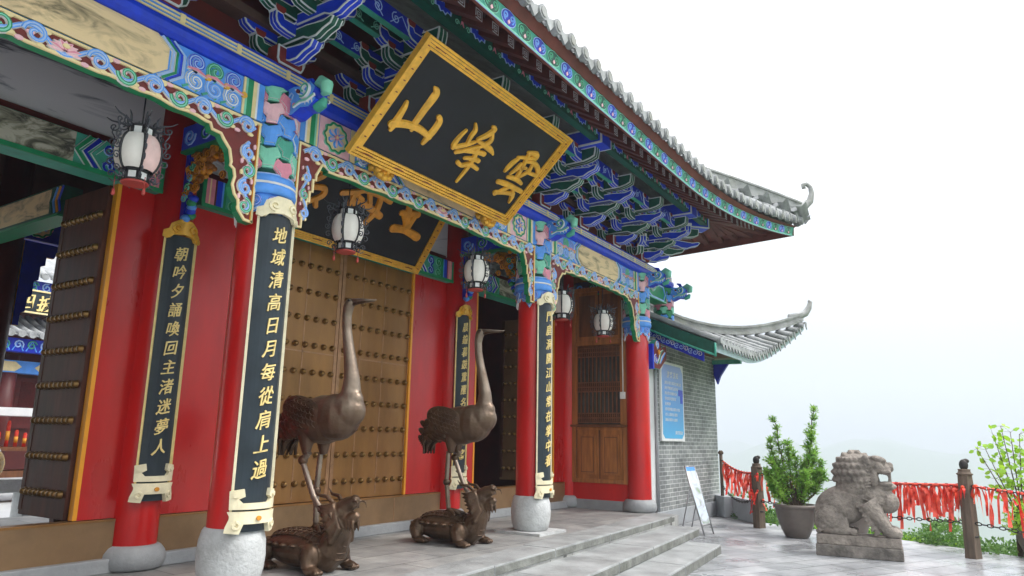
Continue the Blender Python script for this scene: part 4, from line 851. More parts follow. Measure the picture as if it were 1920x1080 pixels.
for x,lb in ((-3.27,'gilded carved boss under the left end of the large plaque'),(-1.47,'gilded carved boss under the right end of the large plaque')):
    mb=MB(); mb.ell((x,-.24,3.70),(.105,.07,.075),'gold',16,10)
    for k in range(8): a=2*PI*k/8; mb.ell((x+.085*cos(a),-.27,3.70+.055*sin(a)),(.045,.04,.04),'gold',8,6)
    for a in (-.035,.035): mb.ell((x+a,-.315,3.715),(.026,.02,.02),'gold',8,6)
    mb.ell((x,-.32,3.69),(.03,.025,.025),'gold',8,6); mb.tube([(x-.09,-.13,3.74),(x,-.2,3.76),(x+.09,-.13,3.74)],.04,'gold',8)
    tag(mb.build('plaque_boss'),lb,'carved boss','gilded bosses under the plaque')
# ------------------------------------------------------------------ lanterns
def lantern(x,y,zc,label,rz,stain):
    t=thing('palace_lantern',label,'lantern',(x,y,zc),'white palace lanterns under the front beam')
    n=6; rad=lambda z: .075+.083*math.sqrt(max(0,1-(z/.155)**2))
    mp=lambda r,a,z:(x+r*cos(a),y+r*sin(a),zc+z)
    mb=MB()
    for k in range(n):
        a0=rz+2*PI*k/n; 
        vs=[]; m_=9
        for i in range(m_):
            z=-.135+.27*i/(m_-1)
            for j in range(4): a=a0+.06+(2*PI/n-.12)*j/3; vs.append(mp(rad(z)*(1.0 if j in(0,3) else 1.03),a,z))
        mb.add(vs,[(i*4+j,i*4+j+1,(i+1)*4+j+1,(i+1)*4+j) for i in range(m_-1) for j in range(3)],'lamp_paper_stained' if stain and k in (4,5,0) else 'lamp_paper',True)
        for zc_ in (.175,-.175):
            p=[mp(.083,a0+.2,zc_-.025),mp(.083,a0+2*PI/n-.2,zc_-.025),mp(.083,a0+2*PI/n-.2,zc_+.025),mp(.083,a0+.2,zc_+.025)]; mb.add(p,[(0,1,2,3)],'white')
    mb.build('shade_panels',t)
    mb=MB()
    for k in range(n):
        a=rz+2*PI*k/n; mb.tube([mp(rad(z)+.004,a,z) for z in [-.145+.29*i/10 for i in range(11)]],.009,'lamp_frame',6)
        for zc_ in (.175,-.175): mb.tube([mp(.085,a,zc_-.04),mp(.085,a,zc_+.04)],.010,'lamp_frame',6)
    for z,r in ((.14,.10),(.212,.097),(-.14,.10),(-.212,.097)): mb.lathe([(r-.012,z-.008),(r,z),(r-.012,z+.008)],(x,y,zc),'lamp_frame',n*2)
    mb.lathe([(.075,-.18),(.078,.18)],(x,y,zc),'lamp_frame',12)
    mb.lathe([(.092,-.235),(.10,-.225),(.085,-.215)],(x,y,zc),'lamp_red',12)
    fr_=mb.build('frame',t)
    mb=MB()
    for k in range(n):
        a=rz+2*PI*k/n; rd=lambda u,v,h,a=a: mp(.12+u,a,v) if False else (x+(u)*cos(a)-h*sin(a),y+(u)*sin(a)+h*cos(a),zc+v)
        for cu,cz,r_,tn in ((.185,.09,.035,1.3),(.20,.01,.03,1.2),(.185,-.07,.035,1.3),(.13,.22,.04,1.3),(.19,.205,.035,1.1),(.12,-.19,.03,1.3),(.17,-.16,.028,1.2)):
            s=spiral(cu,cz,r_,.006,PI,tn,12,1 if cz>0 else -1); mb.tube([rd(u,v,0) for u,v in s],.0055,'filigree',5)
        mb.tube([rd(u,v,0) for u,v in ((.09,.215),(.15,.24),(.21,.25),(.25,.275))],[.008,.008,.006,.003],'filigree',5)
        mb.tube([rd(u,v,0) for u,v in ((.165,.0),(.19,.05),(.175,.12),(.2,.16),(.19,.2))],.005,'filigree',5)
        mb.tube([rd(u,v,0) for u,v in ((.1,.23),(.105,.28),(.12,.31))],[.01,.008,.003],'filigree',5)
        mb.tube([rd(u,v,0) for u,v in ((.10,-.2),(.15,-.22),(.18,-.20))],[.008,.006,.003],'filigree',5)
    mb.build('filigree',t)
    mb=MB(); mb.tube([(x,y,zc+.18),(x,y,3.72)],.006,'lamp_frame',6); mb.build('hanger',t)
    for q in range(2):
        a=rz+2*PI*q*2/n+2.4; mb=MB(); px,py,_=mp(.13,a,0); mb.tube([(px,py,zc-.2),(px,py,zc-.30)],.003,'lamp_red',5); mb.lathe([(.006,-.34),(.014,-.33),(.010,-.29)],(px,py,zc),'lamp_red',8); mb.build('tassel',t)
LA=[(-5.46,3.18,'stained pinkish white lantern at the far left hanging near the open door',.25,True),(-3.33,3.15,'white lantern hanging in front of the dark plaque with orange characters',.55,False),(-1.15,3.17,'white lantern hanging above the second crane near the dark wall painting',.35,False),(1.03,3.12,'white lantern half hidden behind the front column between the two right columns',.5,False),(2.42,3.05,'white lantern in front of the timber lattice door',.2,False)]
for x,z,l,rz,stn in LA: lantern(x,.13,z,l,rz,stn)
# ------------------------------------------------------------------ bronze cranes on dragon tortoises
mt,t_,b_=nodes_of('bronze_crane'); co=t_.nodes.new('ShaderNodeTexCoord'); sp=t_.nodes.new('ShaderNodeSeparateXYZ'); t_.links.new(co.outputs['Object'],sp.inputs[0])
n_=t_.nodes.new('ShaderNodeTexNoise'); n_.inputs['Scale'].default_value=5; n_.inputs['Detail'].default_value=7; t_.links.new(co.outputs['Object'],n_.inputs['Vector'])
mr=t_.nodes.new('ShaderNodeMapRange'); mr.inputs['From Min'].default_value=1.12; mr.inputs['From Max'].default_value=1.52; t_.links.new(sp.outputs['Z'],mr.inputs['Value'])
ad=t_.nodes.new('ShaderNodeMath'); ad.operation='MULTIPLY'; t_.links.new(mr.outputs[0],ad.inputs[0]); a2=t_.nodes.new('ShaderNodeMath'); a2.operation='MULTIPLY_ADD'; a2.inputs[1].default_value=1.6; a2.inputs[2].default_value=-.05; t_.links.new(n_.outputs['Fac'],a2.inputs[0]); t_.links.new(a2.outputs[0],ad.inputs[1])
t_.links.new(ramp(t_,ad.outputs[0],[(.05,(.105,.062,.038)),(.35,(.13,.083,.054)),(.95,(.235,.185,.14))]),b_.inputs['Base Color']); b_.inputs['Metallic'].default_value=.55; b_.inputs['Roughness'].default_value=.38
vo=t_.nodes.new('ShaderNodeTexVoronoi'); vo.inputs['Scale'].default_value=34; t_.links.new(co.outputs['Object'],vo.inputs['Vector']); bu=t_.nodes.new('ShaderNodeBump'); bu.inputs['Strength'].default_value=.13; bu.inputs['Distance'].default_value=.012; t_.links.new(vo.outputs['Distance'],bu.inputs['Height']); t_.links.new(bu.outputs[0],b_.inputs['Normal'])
def remesh(o,vx,it=4,f=.5):
    q=o.modifiers.new('remesh','REMESH'); q.mode='VOXEL'; q.voxel_size=vx; q.use_smooth_shade=True
    if it: q=o.modifiers.new('smooth','SMOOTH'); q.factor=f; q.iterations=it
def crane(cx,cy,mir,label):
    T=lambda s,l,z:(cx+l*mir,cy-s,z)
    root=thing('crane_statue',label,'statue',(cx,cy,0),'bronze cranes standing on dragon tortoises')
    Ry=lambda a: Matrix.Rotation(a,3,'X')
    mb=MB()
    # bird body: chain of spheres along the trunk
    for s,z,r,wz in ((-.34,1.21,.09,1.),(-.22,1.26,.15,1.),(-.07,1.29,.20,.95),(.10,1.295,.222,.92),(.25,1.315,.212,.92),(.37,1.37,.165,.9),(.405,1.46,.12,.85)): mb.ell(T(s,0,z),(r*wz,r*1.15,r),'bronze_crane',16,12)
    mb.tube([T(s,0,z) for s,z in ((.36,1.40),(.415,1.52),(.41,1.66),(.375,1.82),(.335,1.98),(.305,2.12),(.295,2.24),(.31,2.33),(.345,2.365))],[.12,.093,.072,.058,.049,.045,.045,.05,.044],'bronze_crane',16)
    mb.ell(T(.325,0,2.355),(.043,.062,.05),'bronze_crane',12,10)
    # thighs
    for l,s0 in ((-.085,.0),(.085,.04)): mb.tube([T(s0-.02,l*.9,1.28),T(s0-.03,l,1.12),T(s0-.02,l,.98)],[.10,.075,.034],'bronze_crane',12)
    o=mb.build('body',root); remesh(o,.011,5)
    mb=MB(); mb.tube([T(.35,0,2.372),T(.45,0,2.372),T(.66,0,2.356)],[.026,.018,.003],'bronze_worn',10); mb.tube([T(.35,0,2.345),T(.45,0,2.352),T(.64,0,2.345)],[.022,.014,.003],'bronze',10); mb.build('beak',root)
    for l in (-.037,.037): 
        mb=MB(); mb.ell(T(.345,l,2.375),.012,'iron',8,6); mb.build('eye',root)
    for l in (-1,1):
        mb=MB(); mb.ell(T(-.03,l*.155,1.35),(.065,.28,.145),'bronze',18,12,Matrix.Rotation(.28,3,'X'))
        for r_ in range(1,4):                              # feathers in overlapping rows
            for k in range(2,7):
                a=-.9+r_*.10; s=.15-.085*k-.02*r_; z=1.47-.085*r_-.012*k-abs(k-2)*.004; lw=.172-.020*max(0,k-2)-(.02 if r_==3 else 0)
                mb.ell(T(s,l*lw,z),(.016,.085,.040),'bronze',8,6,Matrix.Rotation(.5,3,'X'))
        rm=Matrix.Rotation(.28,3,'X')                    # engraved covert feathers
        def wf_(u,v):
            q=Vector((l*mir*.065*math.sqrt(max(0,1-u*u-v*v)),-.28*u,.145*v)); return Vector(T(-.03,l*.155,1.35))+rm@q
        for r_ in range(5):
            for k in range(9):
                cu=.72-.20*k+(.10 if r_%2 else 0); cv=.70-.34*r_
                pts=[(cu-.12*sin(a_),cv+.17*cos(a_)) for a_ in [PI*q/6 for q in range(7)]]
                if all(u*u+v*v<.92 for u,v in pts): mb.tube([wf_(u,v) for u,v in pts],.0055,'bronze',5)
        for k in range(8):                               # long flight feathers
            q=k/7; mb.tube([T(-.12-.1*q,l*(.13-.05*q),1.36-.20*q),T(-.33-.03*q,l*(.105-.05*q),1.26-.19*q),T(-.47+.08*q,l*(.08-.04*q),1.12-.15*q)],[.022,.026,.012],'bronze',8,flat=.45)
        mb.build('wing',root)
    mb=MB()
    for k in range(7): 
        l=-.09+.03*k; mb.tube([T(-.25,l*.6,1.21),T(-.38,l,1.10),T(-.44+.02*abs(k-3),l*1.1,.965)],[.025,.028,.012],'bronze',8,flat=.5)
    mb.build('tail',root)
    def leg(pts,nm='leg'):
        mb=MB(); P=[];Q=[]
        for a,b in zip(pts[:-1],pts[1:]):
            a=Vector(a);b=Vector(b); n=max(3,int((b-a).length/.022))
            for i in range(n): P.append(a+(b-a)*i/n); Q.append(.0285 if len(P)%2 else .024)
        P.append(Vector(pts[-1]));Q.append(.026); mb.tube(P,Q,'bronze_worn',10)
        k=Vector(pts[len(pts)//2]); return mb,k
    mb,k=leg([T(-.02,.085,1.0),T(-.035,.08,.66),T(.0,.07,.36)]); mb.ell(T(-.035,.08,.66),.042,'bronze',10,8)
    for da in (-.07,0,.07): mb.tube([T(.0,.07,.36),T(.07,.07+da*.6,.35),T(.15,.07+da*1.4,.325),T(.17,.07+da*1.5,.31)],[.027,.022,.018,.005],'bronze',8)
    mb.tube([T(0,.07,.36),T(-.07,.07,.33)],[.022,.006],'bronze',8); mb.build('leg',root)
    mb,k=leg([T(.02,-.085,1.0),T(-.06,-.085,.92),T(.10,-.07,.62),T(.235,-.06,.47)]); mb.ell(T(-.055,-.085,.93),.045,'bronze',10,8)
    for da in (-.05,0,.05): mb.tube([T(.23,-.06,.475),T(.30,-.06+da*.5,.50),T(.37,-.06+da,.49),T(.385,-.06+da,.455)],[.034,.026,.020,.006],'bronze',8)
    mb.build('leg',root)
    # dragon tortoise
    mb=MB()
    mb.ell(T(-.06,0,.215),(.235,.42,.085),'bronze',22,10); mb.ell(T(-.06,0,.245),(.19,.36,.095),'bronze',22,10)
    mb.ell(T(-.04,0,.15),(.225,.40,.14),'bronze',20,10)
    for k in range(24): a=2*PI*k/24; mb.ell(T(-.06+.425*cos(a),.24*sin(a),.215),(.03,.03,.014),'bronze',8,6)
    mb.tube([T(.20,0,.12),T(.31,0,.20),T(.365,0,.32),T(.375,0,.44)],[.155,.145,.115,.095],'bronze',14)
    for s,l in ((.22,.17),(.22,-.17),(-.36,.17),(-.36,-.17)):
        mb.ell(T(s,l,.14),(.085,.10,.11),'bronze',12,10); mb.tube([T(s,l*1.1,.14),T(s+.03,l*1.22,.05)],[.075,.06],'bronze',12); mb.ell(T(s+.075,l*1.24,.035),(.065,.085,.04),'bronze',12,8)
        for c in (-.035,0,.035): mb.ell(T(s+.145,l*1.24+c,.025),(.018,.035,.024),'bronze',8,6)
    mb.tube([T(-.44,0,.2),T(-.52,.05,.15),T(-.50,.12,.20)],[.05,.035,.012],'bronze',10)
    # head: skull, upper and lower jaw, mane, horns, beard
    mb.ell(T(.385,0,.51),(.09,.115,.085),'bronze',14,10)
    mb.tube([T(.40,0,.53),T(.47,0,.575),T(.535,0,.60),T(.56,0,.645)],[.08,.068,.056,.03],'bronze',12)
    mb.ell(T(.55,0,.605),(.05,.035,.032),'bronze',10,8)
    mb.tube([T(.40,0,.455),T(.48,0,.455),T(.55,0,.475),T(.585,0,.50)],[.066,.052,.046,.026],'bronze',12)
    for l in (-1,1):
        mb.ell(T(.44,l*.05,.575),(.024,.03,.026),'bronze',8,6); mb.tube([T(.36,l*.045,.56),T(.27,l*.07,.63),T(.17,l*.085,.64),T(.12,l*.085,.69)],[.022,.02,.016,.005],'bronze',8)
        for k in range(9): mb.tube([T(.37+.01*k,l*.07,.56-.022*k),T(.28+.015*k,l*(.11+.006*(k%3)),.54-.035*k),T(.20+.02*k,l*(.115+.012*(k%2)),.55-.04*k)],[.03,.026,.006],'bronze',8)
        mb.tube([T(.55,l*.035,.61),T(.62,l*.05,.60),T(.63,l*.05,.55)],[.014,.01,.004],'bronze',6)
        for k in range(3): mb.tube([T(.50+.03*k,l*.03,.565),T(.505+.03*k,l*.03,.535)],[.010,.003],'bronze',6)
        for k in range(4): mb.tube([T(.45+.035*k,l*.03,.44),T(.46+.035*k,l*.035,.39),T(.45+.04*k,l*.03,.35)],[.02,.014,.004],'bronze',8)
    mb.ell(T(.02,.07,.32),(.07,.10,.03),'bronze',10,6)
    tb=mb.build('tortoise',root); remesh(tb,.0085,2)
    mb=MB()                                              # grooves of the shell and belly plates as raised lines
    for i in range(-3,4):
        pts=[]
        for j in range(13):
            s=-.06-.34+.68*j/12; l=i*.055*(1 - .25*((s+.06)/.36)**2); q=1-((s+.06)/.37)**2-(l/.2)**2; pts.append(T(s,l,.247+.093*math.sqrt(max(0,q))))
        mb.tube(pts,.006,'bronze',5)
    for j in range(10):
        s=-.06-.30+.60*j/9; pts=[]
        for i in range(9):
            l=-.17+.34*i/8; q=1-((s+.06)/.37)**2-(l/.2)**2; pts.append(T(s,l,.247+.093*math.sqrt(max(0,q))))
        mb.tube(pts,.005,'bronze',5)
    for k in range(6): z=.12+.055*k; s=(.425,.44,.452,.462,.468,.468)[k]; mb.tube([T(s-.06,-.09,z),T(s-.012,-.05,z-.006),T(s,0,z-.008),T(s-.012,.05,z-.006),T(s-.06,.09,z)],.007,'bronze',6)
    mb.build('shell_lines',tb)
    return root
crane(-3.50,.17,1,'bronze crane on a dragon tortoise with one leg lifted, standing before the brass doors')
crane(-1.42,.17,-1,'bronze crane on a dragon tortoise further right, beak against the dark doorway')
# ------------------------------------------------------------------ stone lion
LP=Vector((2.994,-2.83,0)); LS=Vector((.0885,-.996,0)).normalized(); LT=Vector((-LS.y,LS.x,0))
TL_=lambda s,l,z: tuple(LP+LS*s*.905+LT*(l*.92+.25)+Vector((0,0,G+(z-G)*.965)))
ML=Matrix((LS,LT,Vector((0,0,1)))).transposed()
lion=thing('lion_statue','weathered grey stone guardian lion with open mouth sitting on a low block','statue',tuple(LP+LS*.54+LT*.25+Vector((0,0,G))))
mb=MB(); 
mb.hexa([TL_(0,-.25,G),TL_(1.2,-.25,G),TL_(1.2,.25,G),TL_(0,.25,G),TL_(0.005,-.245,G+.16),TL_(1.195,-.245,G+.16),TL_(1.195,.245,G+.16),TL_(.005,.245,G+.16)],'plinth_stone')
mb.hexa([TL_(.015,-.235,G+.16),TL_(1.19,-.235,G+.16),TL_(1.19,.235,G+.16),TL_(.015,.235,G+.16),TL_(.02,-.23,G+.30),TL_(1.18,-.23,G+.30),TL_(1.18,.23,G+.30),TL_(.02,.23,G+.30)],'lion_stone'); mb.build('plinth',lion,None,.014)
mb=MB(); e=lambda s,l,z,r,rot=0: mb.ell(TL_(s,l,z),r,'lion_stone',16,12,ML@Matrix.Rotation(rot,3,'Y'))
B0=G+.30
e(.40,0,.34,(.37,.20,.27),-.35); e(.58,0,.44,(.30,.20,.25)); e(.24,0,.20,(.23,.21,.25)); e(.84,0,.48,(.22,.18,.20)); e(1.04,0,.41,(.15,.16,.15))
for l in (-1,1):
    e(.22,l*.13,.12,(.21,.09,.20)); e(.30,l*.17,.10,(.18,.07,.14),.3); e(.36,l*.17,B0+.055,(.21,.07,.06)); e(.26,l*.185,.16,(.12,.05,.10),.6)
    for k in range(3): e(.55,l*.17+(k-1)*.042,B0+.05,(.05,.022,.048))
    mb.tube([TL_(.76,l*.15,.40),TL_(.90,l*.17,.20),TL_(.98,l*.16,.07),TL_(1.03,l*.155,.0)],[.14,.105,.085,.08],'lion_stone',14)
    e(1.07,l*.155,B0+.065,(.12,.09,.075))
    for k in range(4): e(1.165,l*.155+(k-1.5)*.038,B0+.05,(.042,.019,.046))
    for k in range(7): e(.66+.035*k,l*.215,.37-.062*k,(.038,.030,.036)); e(.63+.035*k,l*.225,.345-.062*k,(.022,.022,.022))
    for k in range(5): e(.07+.05*k,l*.205,-.01+.05*k,(.055,.035,.032),-.5); e(.45-.05*k,l*.205,.02+.03*k,(.05,.03,.025),.5)
e(.63,0,.79,(.29,.25,.285)); e(.62,0,.62,(.26,.24,.17))
eh=lambda a,l_,z_,r_,rot=0: e(.86+(a-.86)*.80+.02,l_*1.12,z_+.01,r_,rot)
th_=lambda a,l_,z_: TL_(.86+(a-.86)*.80+.02,l_*1.12,z_+.01)
eh(.86,0,.90,(.17,.175,.12)); eh(1.00,0,.875,(.16,.135,.075),.08); eh(1.13,0,.885,(.055,.085,.06)); eh(1.15,0,.915,(.045,.065,.045)); eh(.92,0,.985,(.14,.14,.05),.22)
eh(.80,0,.68,(.12,.16,.15)); eh(1.0,0,.605,(.18,.125,.058),-.10); eh(1.13,0,.63,(.055,.10,.055)); eh(1.04,0,.53,(.09,.08,.06))
for l in (-1,1):
    eh(1.02,l*.085,.955,(.05,.05,.048)); eh(.97,l*.11,1.005,(.10,.055,.038),.3); eh(1.16,l*.045,.88,(.04,.036,.036)); eh(.74,l*.18,.97,(.055,.04,.085)); eh(1.06,l*.115,.825,(.09,.035,.03)); eh(.86,l*.15,.74,(.06,.055,.12)); eh(1.06,l*.12,.655,(.09,.035,.03)); eh(.95,l*.135,.89,(.07,.055,.07))
    mb.tube([th_(1.13,l*.085,.62),th_(1.135,l*.085,.74),th_(1.12,l*.085,.86)],[.032,.020,.034],'lion_stone',8)
    for k in range(4): eh(.96+.04*k,l*.095,.82-.004*k,(.016,.018,.032)); eh(.97+.04*k,l*.10,.66,(.016,.018,.026))
    for k in range(5): mb.tube([th_(.90+.035*k,l*.12,.56),th_(.91+.035*k,l*.14,.50),th_(.90+.04*k,l*.12,.46)],[.022,.018,.008],'lion_stone',6)
# mane curls in rows, each a knob with a small cap
for r_ in range(9):
    for k in range(16 if r_<7 else 9):
        ph=-1.25+r_*.33; a=PI*.30+(2*PI-PI*.6)*(k+.5*(r_%2))/16
        if ph>.9: a=2*PI*(k+.5*(r_%2))/16
        d=Vector((cos(ph)*cos(a),cos(ph)*sin(a),sin(ph)))
        e(.63+.292*d.x,.25*d.y,.79+.287*d.z,(.052,.052,.052)); e(.63+.335*d.x,.29*d.y,.79+.328*d.z,(.024,.024,.024))
lb=mb.build('body',lion); remesh(lb,.0095,2)
mb=MB()
for l in (-1,1):                                       # carved lines: mane strands and harness
    for k in range(8): 
        z=.62+.045*k; pts=[TL_(.84-.05*j,l*(.175+.05*sin(PI*(j+1)/5)),z+.012*sin(j*2+k)) for j in range(5)]; mb.tube(pts,[.012,.016,.016,.014,.006],'lion_stone',6)
    mb.tube([TL_(.70,l*.205,.46),TL_(.88,l*.195,.40),TL_(1.06,l*.11,.38),TL_(1.13,0,.38)],.014,'lion_stone',6)
mb.build('carved_strands',lion)
# ------------------------------------------------------------------ brick side wing
wing=thing('brick_wing','grey brick side wing with upturned tile roof right of the red hall','building',(6,1.5,G))
WX0,WX1=4.25,7.86
def box_part(nm,x0,x1,y0,y1,z0,z1,mat,parent,bev=0): mb=MB(); mb.box(x0,x1,y0,y1,z0,z1,mat); return mb.build(nm,parent,None,bev)
box_part('wall',WX0,WX1,0.,.3,-.07,3.05,'brick_wall',wing); box_part('wall',WX1-.3,WX1,.3,4,-.07,3.05,'brick_wall_side',wing)
box_part('corner_post',3.74,4.245,-.015,.3,0,2.95,'plaster',wing,.01); box_part('base',3.46,7.95,-.03,.35,G,-.072,'concrete',wing,.01)
mb=MB(); mb.tube([(4.215,-.045,-.05),(4.215,-.045,2.7)],.03,'concrete',8); mb.build('drain_pipe',wing)
box_part('soffit_board',4.4,8.0,-.75,.3,3.02,3.06,'soffit_red',wing)
# wing roof: front slope, left verge at x=4.4, curved up to the right corner
VX=4.32; WE=-1.15; CXr,CYr=9.0,-1.78
def wf(x): return max(0,(x-6.4)/(CXr-6.4))
def wye(x): return WE-.63*min(wf(x),1.2)**2.0
def wze(x): return 2.90+.98*min(wf(x),1.2)**2.0
def wz(x,y): d=y-wye(x); return wze(x)+.40*d+.03*d*d - .05*wf(x)*d
def whip(x): return min(2.2,CYr+(CXr-x)*.92)
mbw=MB(); wr=[VX+.1+.2*i for i in range(60) if VX+.1+.2*i<CXr-.05]
for x in wr:
    y0=wye(x)-.04; y1_=max(y0+.2,whip(x)); n=max(2,int((y1_-y0)/.24)); P=[];Q=[]
    for i in range(n):
        a=y0+(y1_-y0)*i/n; b=y0+(y1_-y0)*(i+1)/n; b2=a+(b-a)*.93
        P+=[(x,a,wz(x,a)+.045),(x,b2,wz(x,b2)+.045)]; Q+=[.058,.051]
    mbw.tube(P,Q,'tile_grey',8)
wroof=mbw.build('tile_roof',wing); mb=MB(); xs=[VX-.02+.2*i for i in range(60) if VX-.02+.2*i<CXr]+[CXr-.02]; vs=[]
for x in xs:
    y0=wye(x)-.02; y1_=max(y0+.1,whip(x))
    for i in range(9): y=y0+(y1_-y0)*i/8; vs.append((x,y,wz(x,y)+.005))
mb.add(vs,[(i*9+j,i*9+j+1,(i+1)*9+j+1,(i+1)*9+j) for i in range(len(xs)-1) for j in range(8)],'tile_grey')
# right hand slope closes the corner
vs=[]
for i in range(12):
    t=i/11; x=CXr-(CXr-5.2)*t*.92; y=whip(x)
    if y>2.15: break
    vs+=[(x,y,wz(x,y)+.005),(CXr-.3*min(1,t*3)-.02*t,CYr+(3.6)*t,3.88-.9*min(1,t*2.2))]
mb.add(vs,[(2*i,2*i+1,2*i+3,2*i+2) for i in range(len(vs)//2-1)],'tile_grey'); mb.build('roof_deck',wroof)
mb=MB()
for i,x in enumerate(wr):
    y=wye(x)-.05; z=wz(x,y)+.045; mb.prism(circ(0,0,.062,12),lambda a,b,h,x=x,y=y,z=z:(x+a,y-h,z+b),-.03,.02,'tile_grey')
    xq=x+.1; y=wye(xq)-.045; z=wze(xq)-.01; mb.prism([(-.08,.05),(-.06,-.03),(0,-.12),(.06,-.03),(.08,.05)],lambda a,b,h,x=xq,y=y,z=z:(x+a,y-h+.15*min(0,b),z+b),0,.022,'tile_grey')
mb.build('drip_tiles',wroof)
mb=MB(); vs=[]
for x in xs:
    for dy,z in ((0,-.17),(-.0,-.01),(.03,-.01),(.03,-.17)): vs.append((x,wye(x)+.03+dy,wze(x)+z))
mb.add(vs,[(i*4+j,i*4+(j+1)%4,(i+1)*4+(j+1)%4,(i+1)*4+j) for i in range(len(xs)-1) for j in range(4)],'fascia_white'); mb.build('fascia_board',wroof)
mb=MB(); vs=[]
for x in xs: vs+=[(x,wye(x)+.06,wze(x)-.10),(min(x,8.0),.02,3.05)]
mb.add(vs,[(2*i,2*i+1,2*i+3,2*i+2) for i in range(len(xs)-1)],'soffit_red')
xq=xs[-1]; mb.add([(xq,wye(xq)+.06,wze(xq)-.1),(8.0,.02,3.05),(8.0,3.5,3.05),(CXr-.3,3.5,2.9),(CXr-.25,1.0,2.95)],[(0,1,2,3,4)],'soffit_red'); mb.build('soffit',wroof)
mb=MB()                                                 # ridge running to the curled tip
hp=[Vector((x,whip(x),wz(x,whip(x))+.05)) for x in [5.0+(CXr-.08-5.0)*i/16 for i in range(17)]]
for wd,za,zb,m_ in ((.10,0,.06,'ridge_grey'),(.06,.06,.15,'ridge_grey'),(.085,.15,.20,'ridge_grey')):
    vs=[]
    for p in hp:
        for s,z in ((-1,za),(1,za),(1,zb),(-1,zb)): vs.append(p+nh*s*wd+Vector((0,0,z)))
    mb.add(vs,[(i*4+j,i*4+(j+1)%4,(i+1)*4+(j+1)%4,(i+1)*4+j) for i in range(16) for j in range(4)],m_); mb.add(vs[:4],[(0,1,2,3)],m_); mb.add(vs[-4:],[(0,1,2,3)],m_)
t0=hp[-1]; mb.tube([t0+dirh*a+Vector((0,0,b)) for a,b in ((-.3,.1),(-.05,.12),(.12,.2),(.22,.33),(.27,.47),(.22,.50))],[.06,.085,.08,.065,.05,.03],'ivory' if False else 'ridge_grey',10); mb.build('hip_ridge',wroof)
mb=MB(); n=10; vs=[]                                    # verge: barge board and dentil band
for i in range(n+1):
    y=WE+.02+(2.0-WE)*i/n; z=wz(VX,y); vs+=[(VX-.03,y,z-.26),(VX-.03,y,z-.02),(VX+.01,y,z-.02),(VX+.01,y,z-.26)]
mb.add(vs,[(i*4+j,i*4+(j+1)%4,(i+1)*4+(j+1)%4,(i+1)*4+j) for i in range(n) for j in range(4)],'deep_green'); mb.add(vs[:4],[(0,1,2,3)],'deep_green'); bb=mb.build('barge_board',wroof)
mb=MB(); mb.tube([(VX-.04,WE+.02+(2.0-WE)*i/n,wz(VX,WE+.02+(2.0-WE)*i/n)-.25) for i in range(n+1)],.022,'teal',6); mb.tube([(VX-.04,WE+.01,wz(VX,WE)-.27),(VX-.04,WE+.01,wz(VX,WE)-.03)],.022,'teal',6); mb.build('edge_trim',bb)
mb=MB(); mb.add([(VX+.06,y,wz(VX,y)+c) for y,c in ((WE+.25,-.44),(.9,-.44),(.9,-.2),(WE+.25,-.2))]+[(VX+.1,y,wz(VX,y)+c) for y,c in ((WE+.25,-.44),(.9,-.44),(.9,-.2),(WE+.25,-.2))],[(0,1,2,3),(4,7,6,5),(0,4,5,1),(1,5,6,2),(2,6,7,3),(3,7,4,0)],'deep_blue'); fr_=mb.build('frieze',wroof)
mb=MB(); fn=YZ(VX+.06,-1)
for i in range(22):
    y=WE+.32+.085*i; z=wz(VX,y)-.33; mb.ribbon(spiral(y,z,.055,.01,i*2.1,1.3,10),.016,fn,'pale_blue' if i%3 else 'white_edge',.008)
mb.build('scroll_ornament',fr_)
mb=MB(); mb.prism([(-.62,2.86),(.0,2.86),(.0,2.95),(-.62,2.95)],YZ(7.84),0,.14,'teal'); mb.prism([(-.34,2.86),(-.02,2.86),(-.02,2.62),(-.09,2.42),(-.16,2.60)],YZ(7.82),0,.1,'deep_blue'); mb.build('corner_bracket',wroof)
mb=MB(); fn=XZ(-.20); poly=[(3.74,2.42),(4.05,2.42),(4.36,2.62),(4.40,2.74),(4.36,2.86),(4.22,2.84),(4.14,2.80),(4.08,2.90),(3.96,2.94),(3.84,2.88),(3.80,2.80),(3.74,2.80)]
mb.prism(poly,fn,-.10,0,'carve_red','teal'); cbk=mb.build('painted_corbel',wing)
mb=MB(); mb.prism([(3.70,2.40),(3.76,2.40),(3.76,2.84),(3.70,2.84)],fn,-.12,.01,'blue'); mb.ribbon(spiral(3.86,2.58,.08,.015,PI/2,1.4,16),.035,fn,'blue',.015,'white'); mb.ribbon(spiral(3.93,2.85,.07,.015,-PI/2,1.4,16),.035,fn,'sky_blue',.015,'white'); mb.plate(circ(4.0,2.72,.045,10),fn,'orange_gold',.02); mb.ribbon([(3.9,2.50),(4.02,2.60),(4.08,2.72),(4.2,2.78)],[.03,.05,.05,.02],fn,'teal',.014,'white'); mb.ribbon([(4.04,2.52),(4.16,2.64),(4.30,2.74)],[.03,.06,.03],fn,'sky_blue',.016,'white'); mb.build('scroll_ornament',cbk)
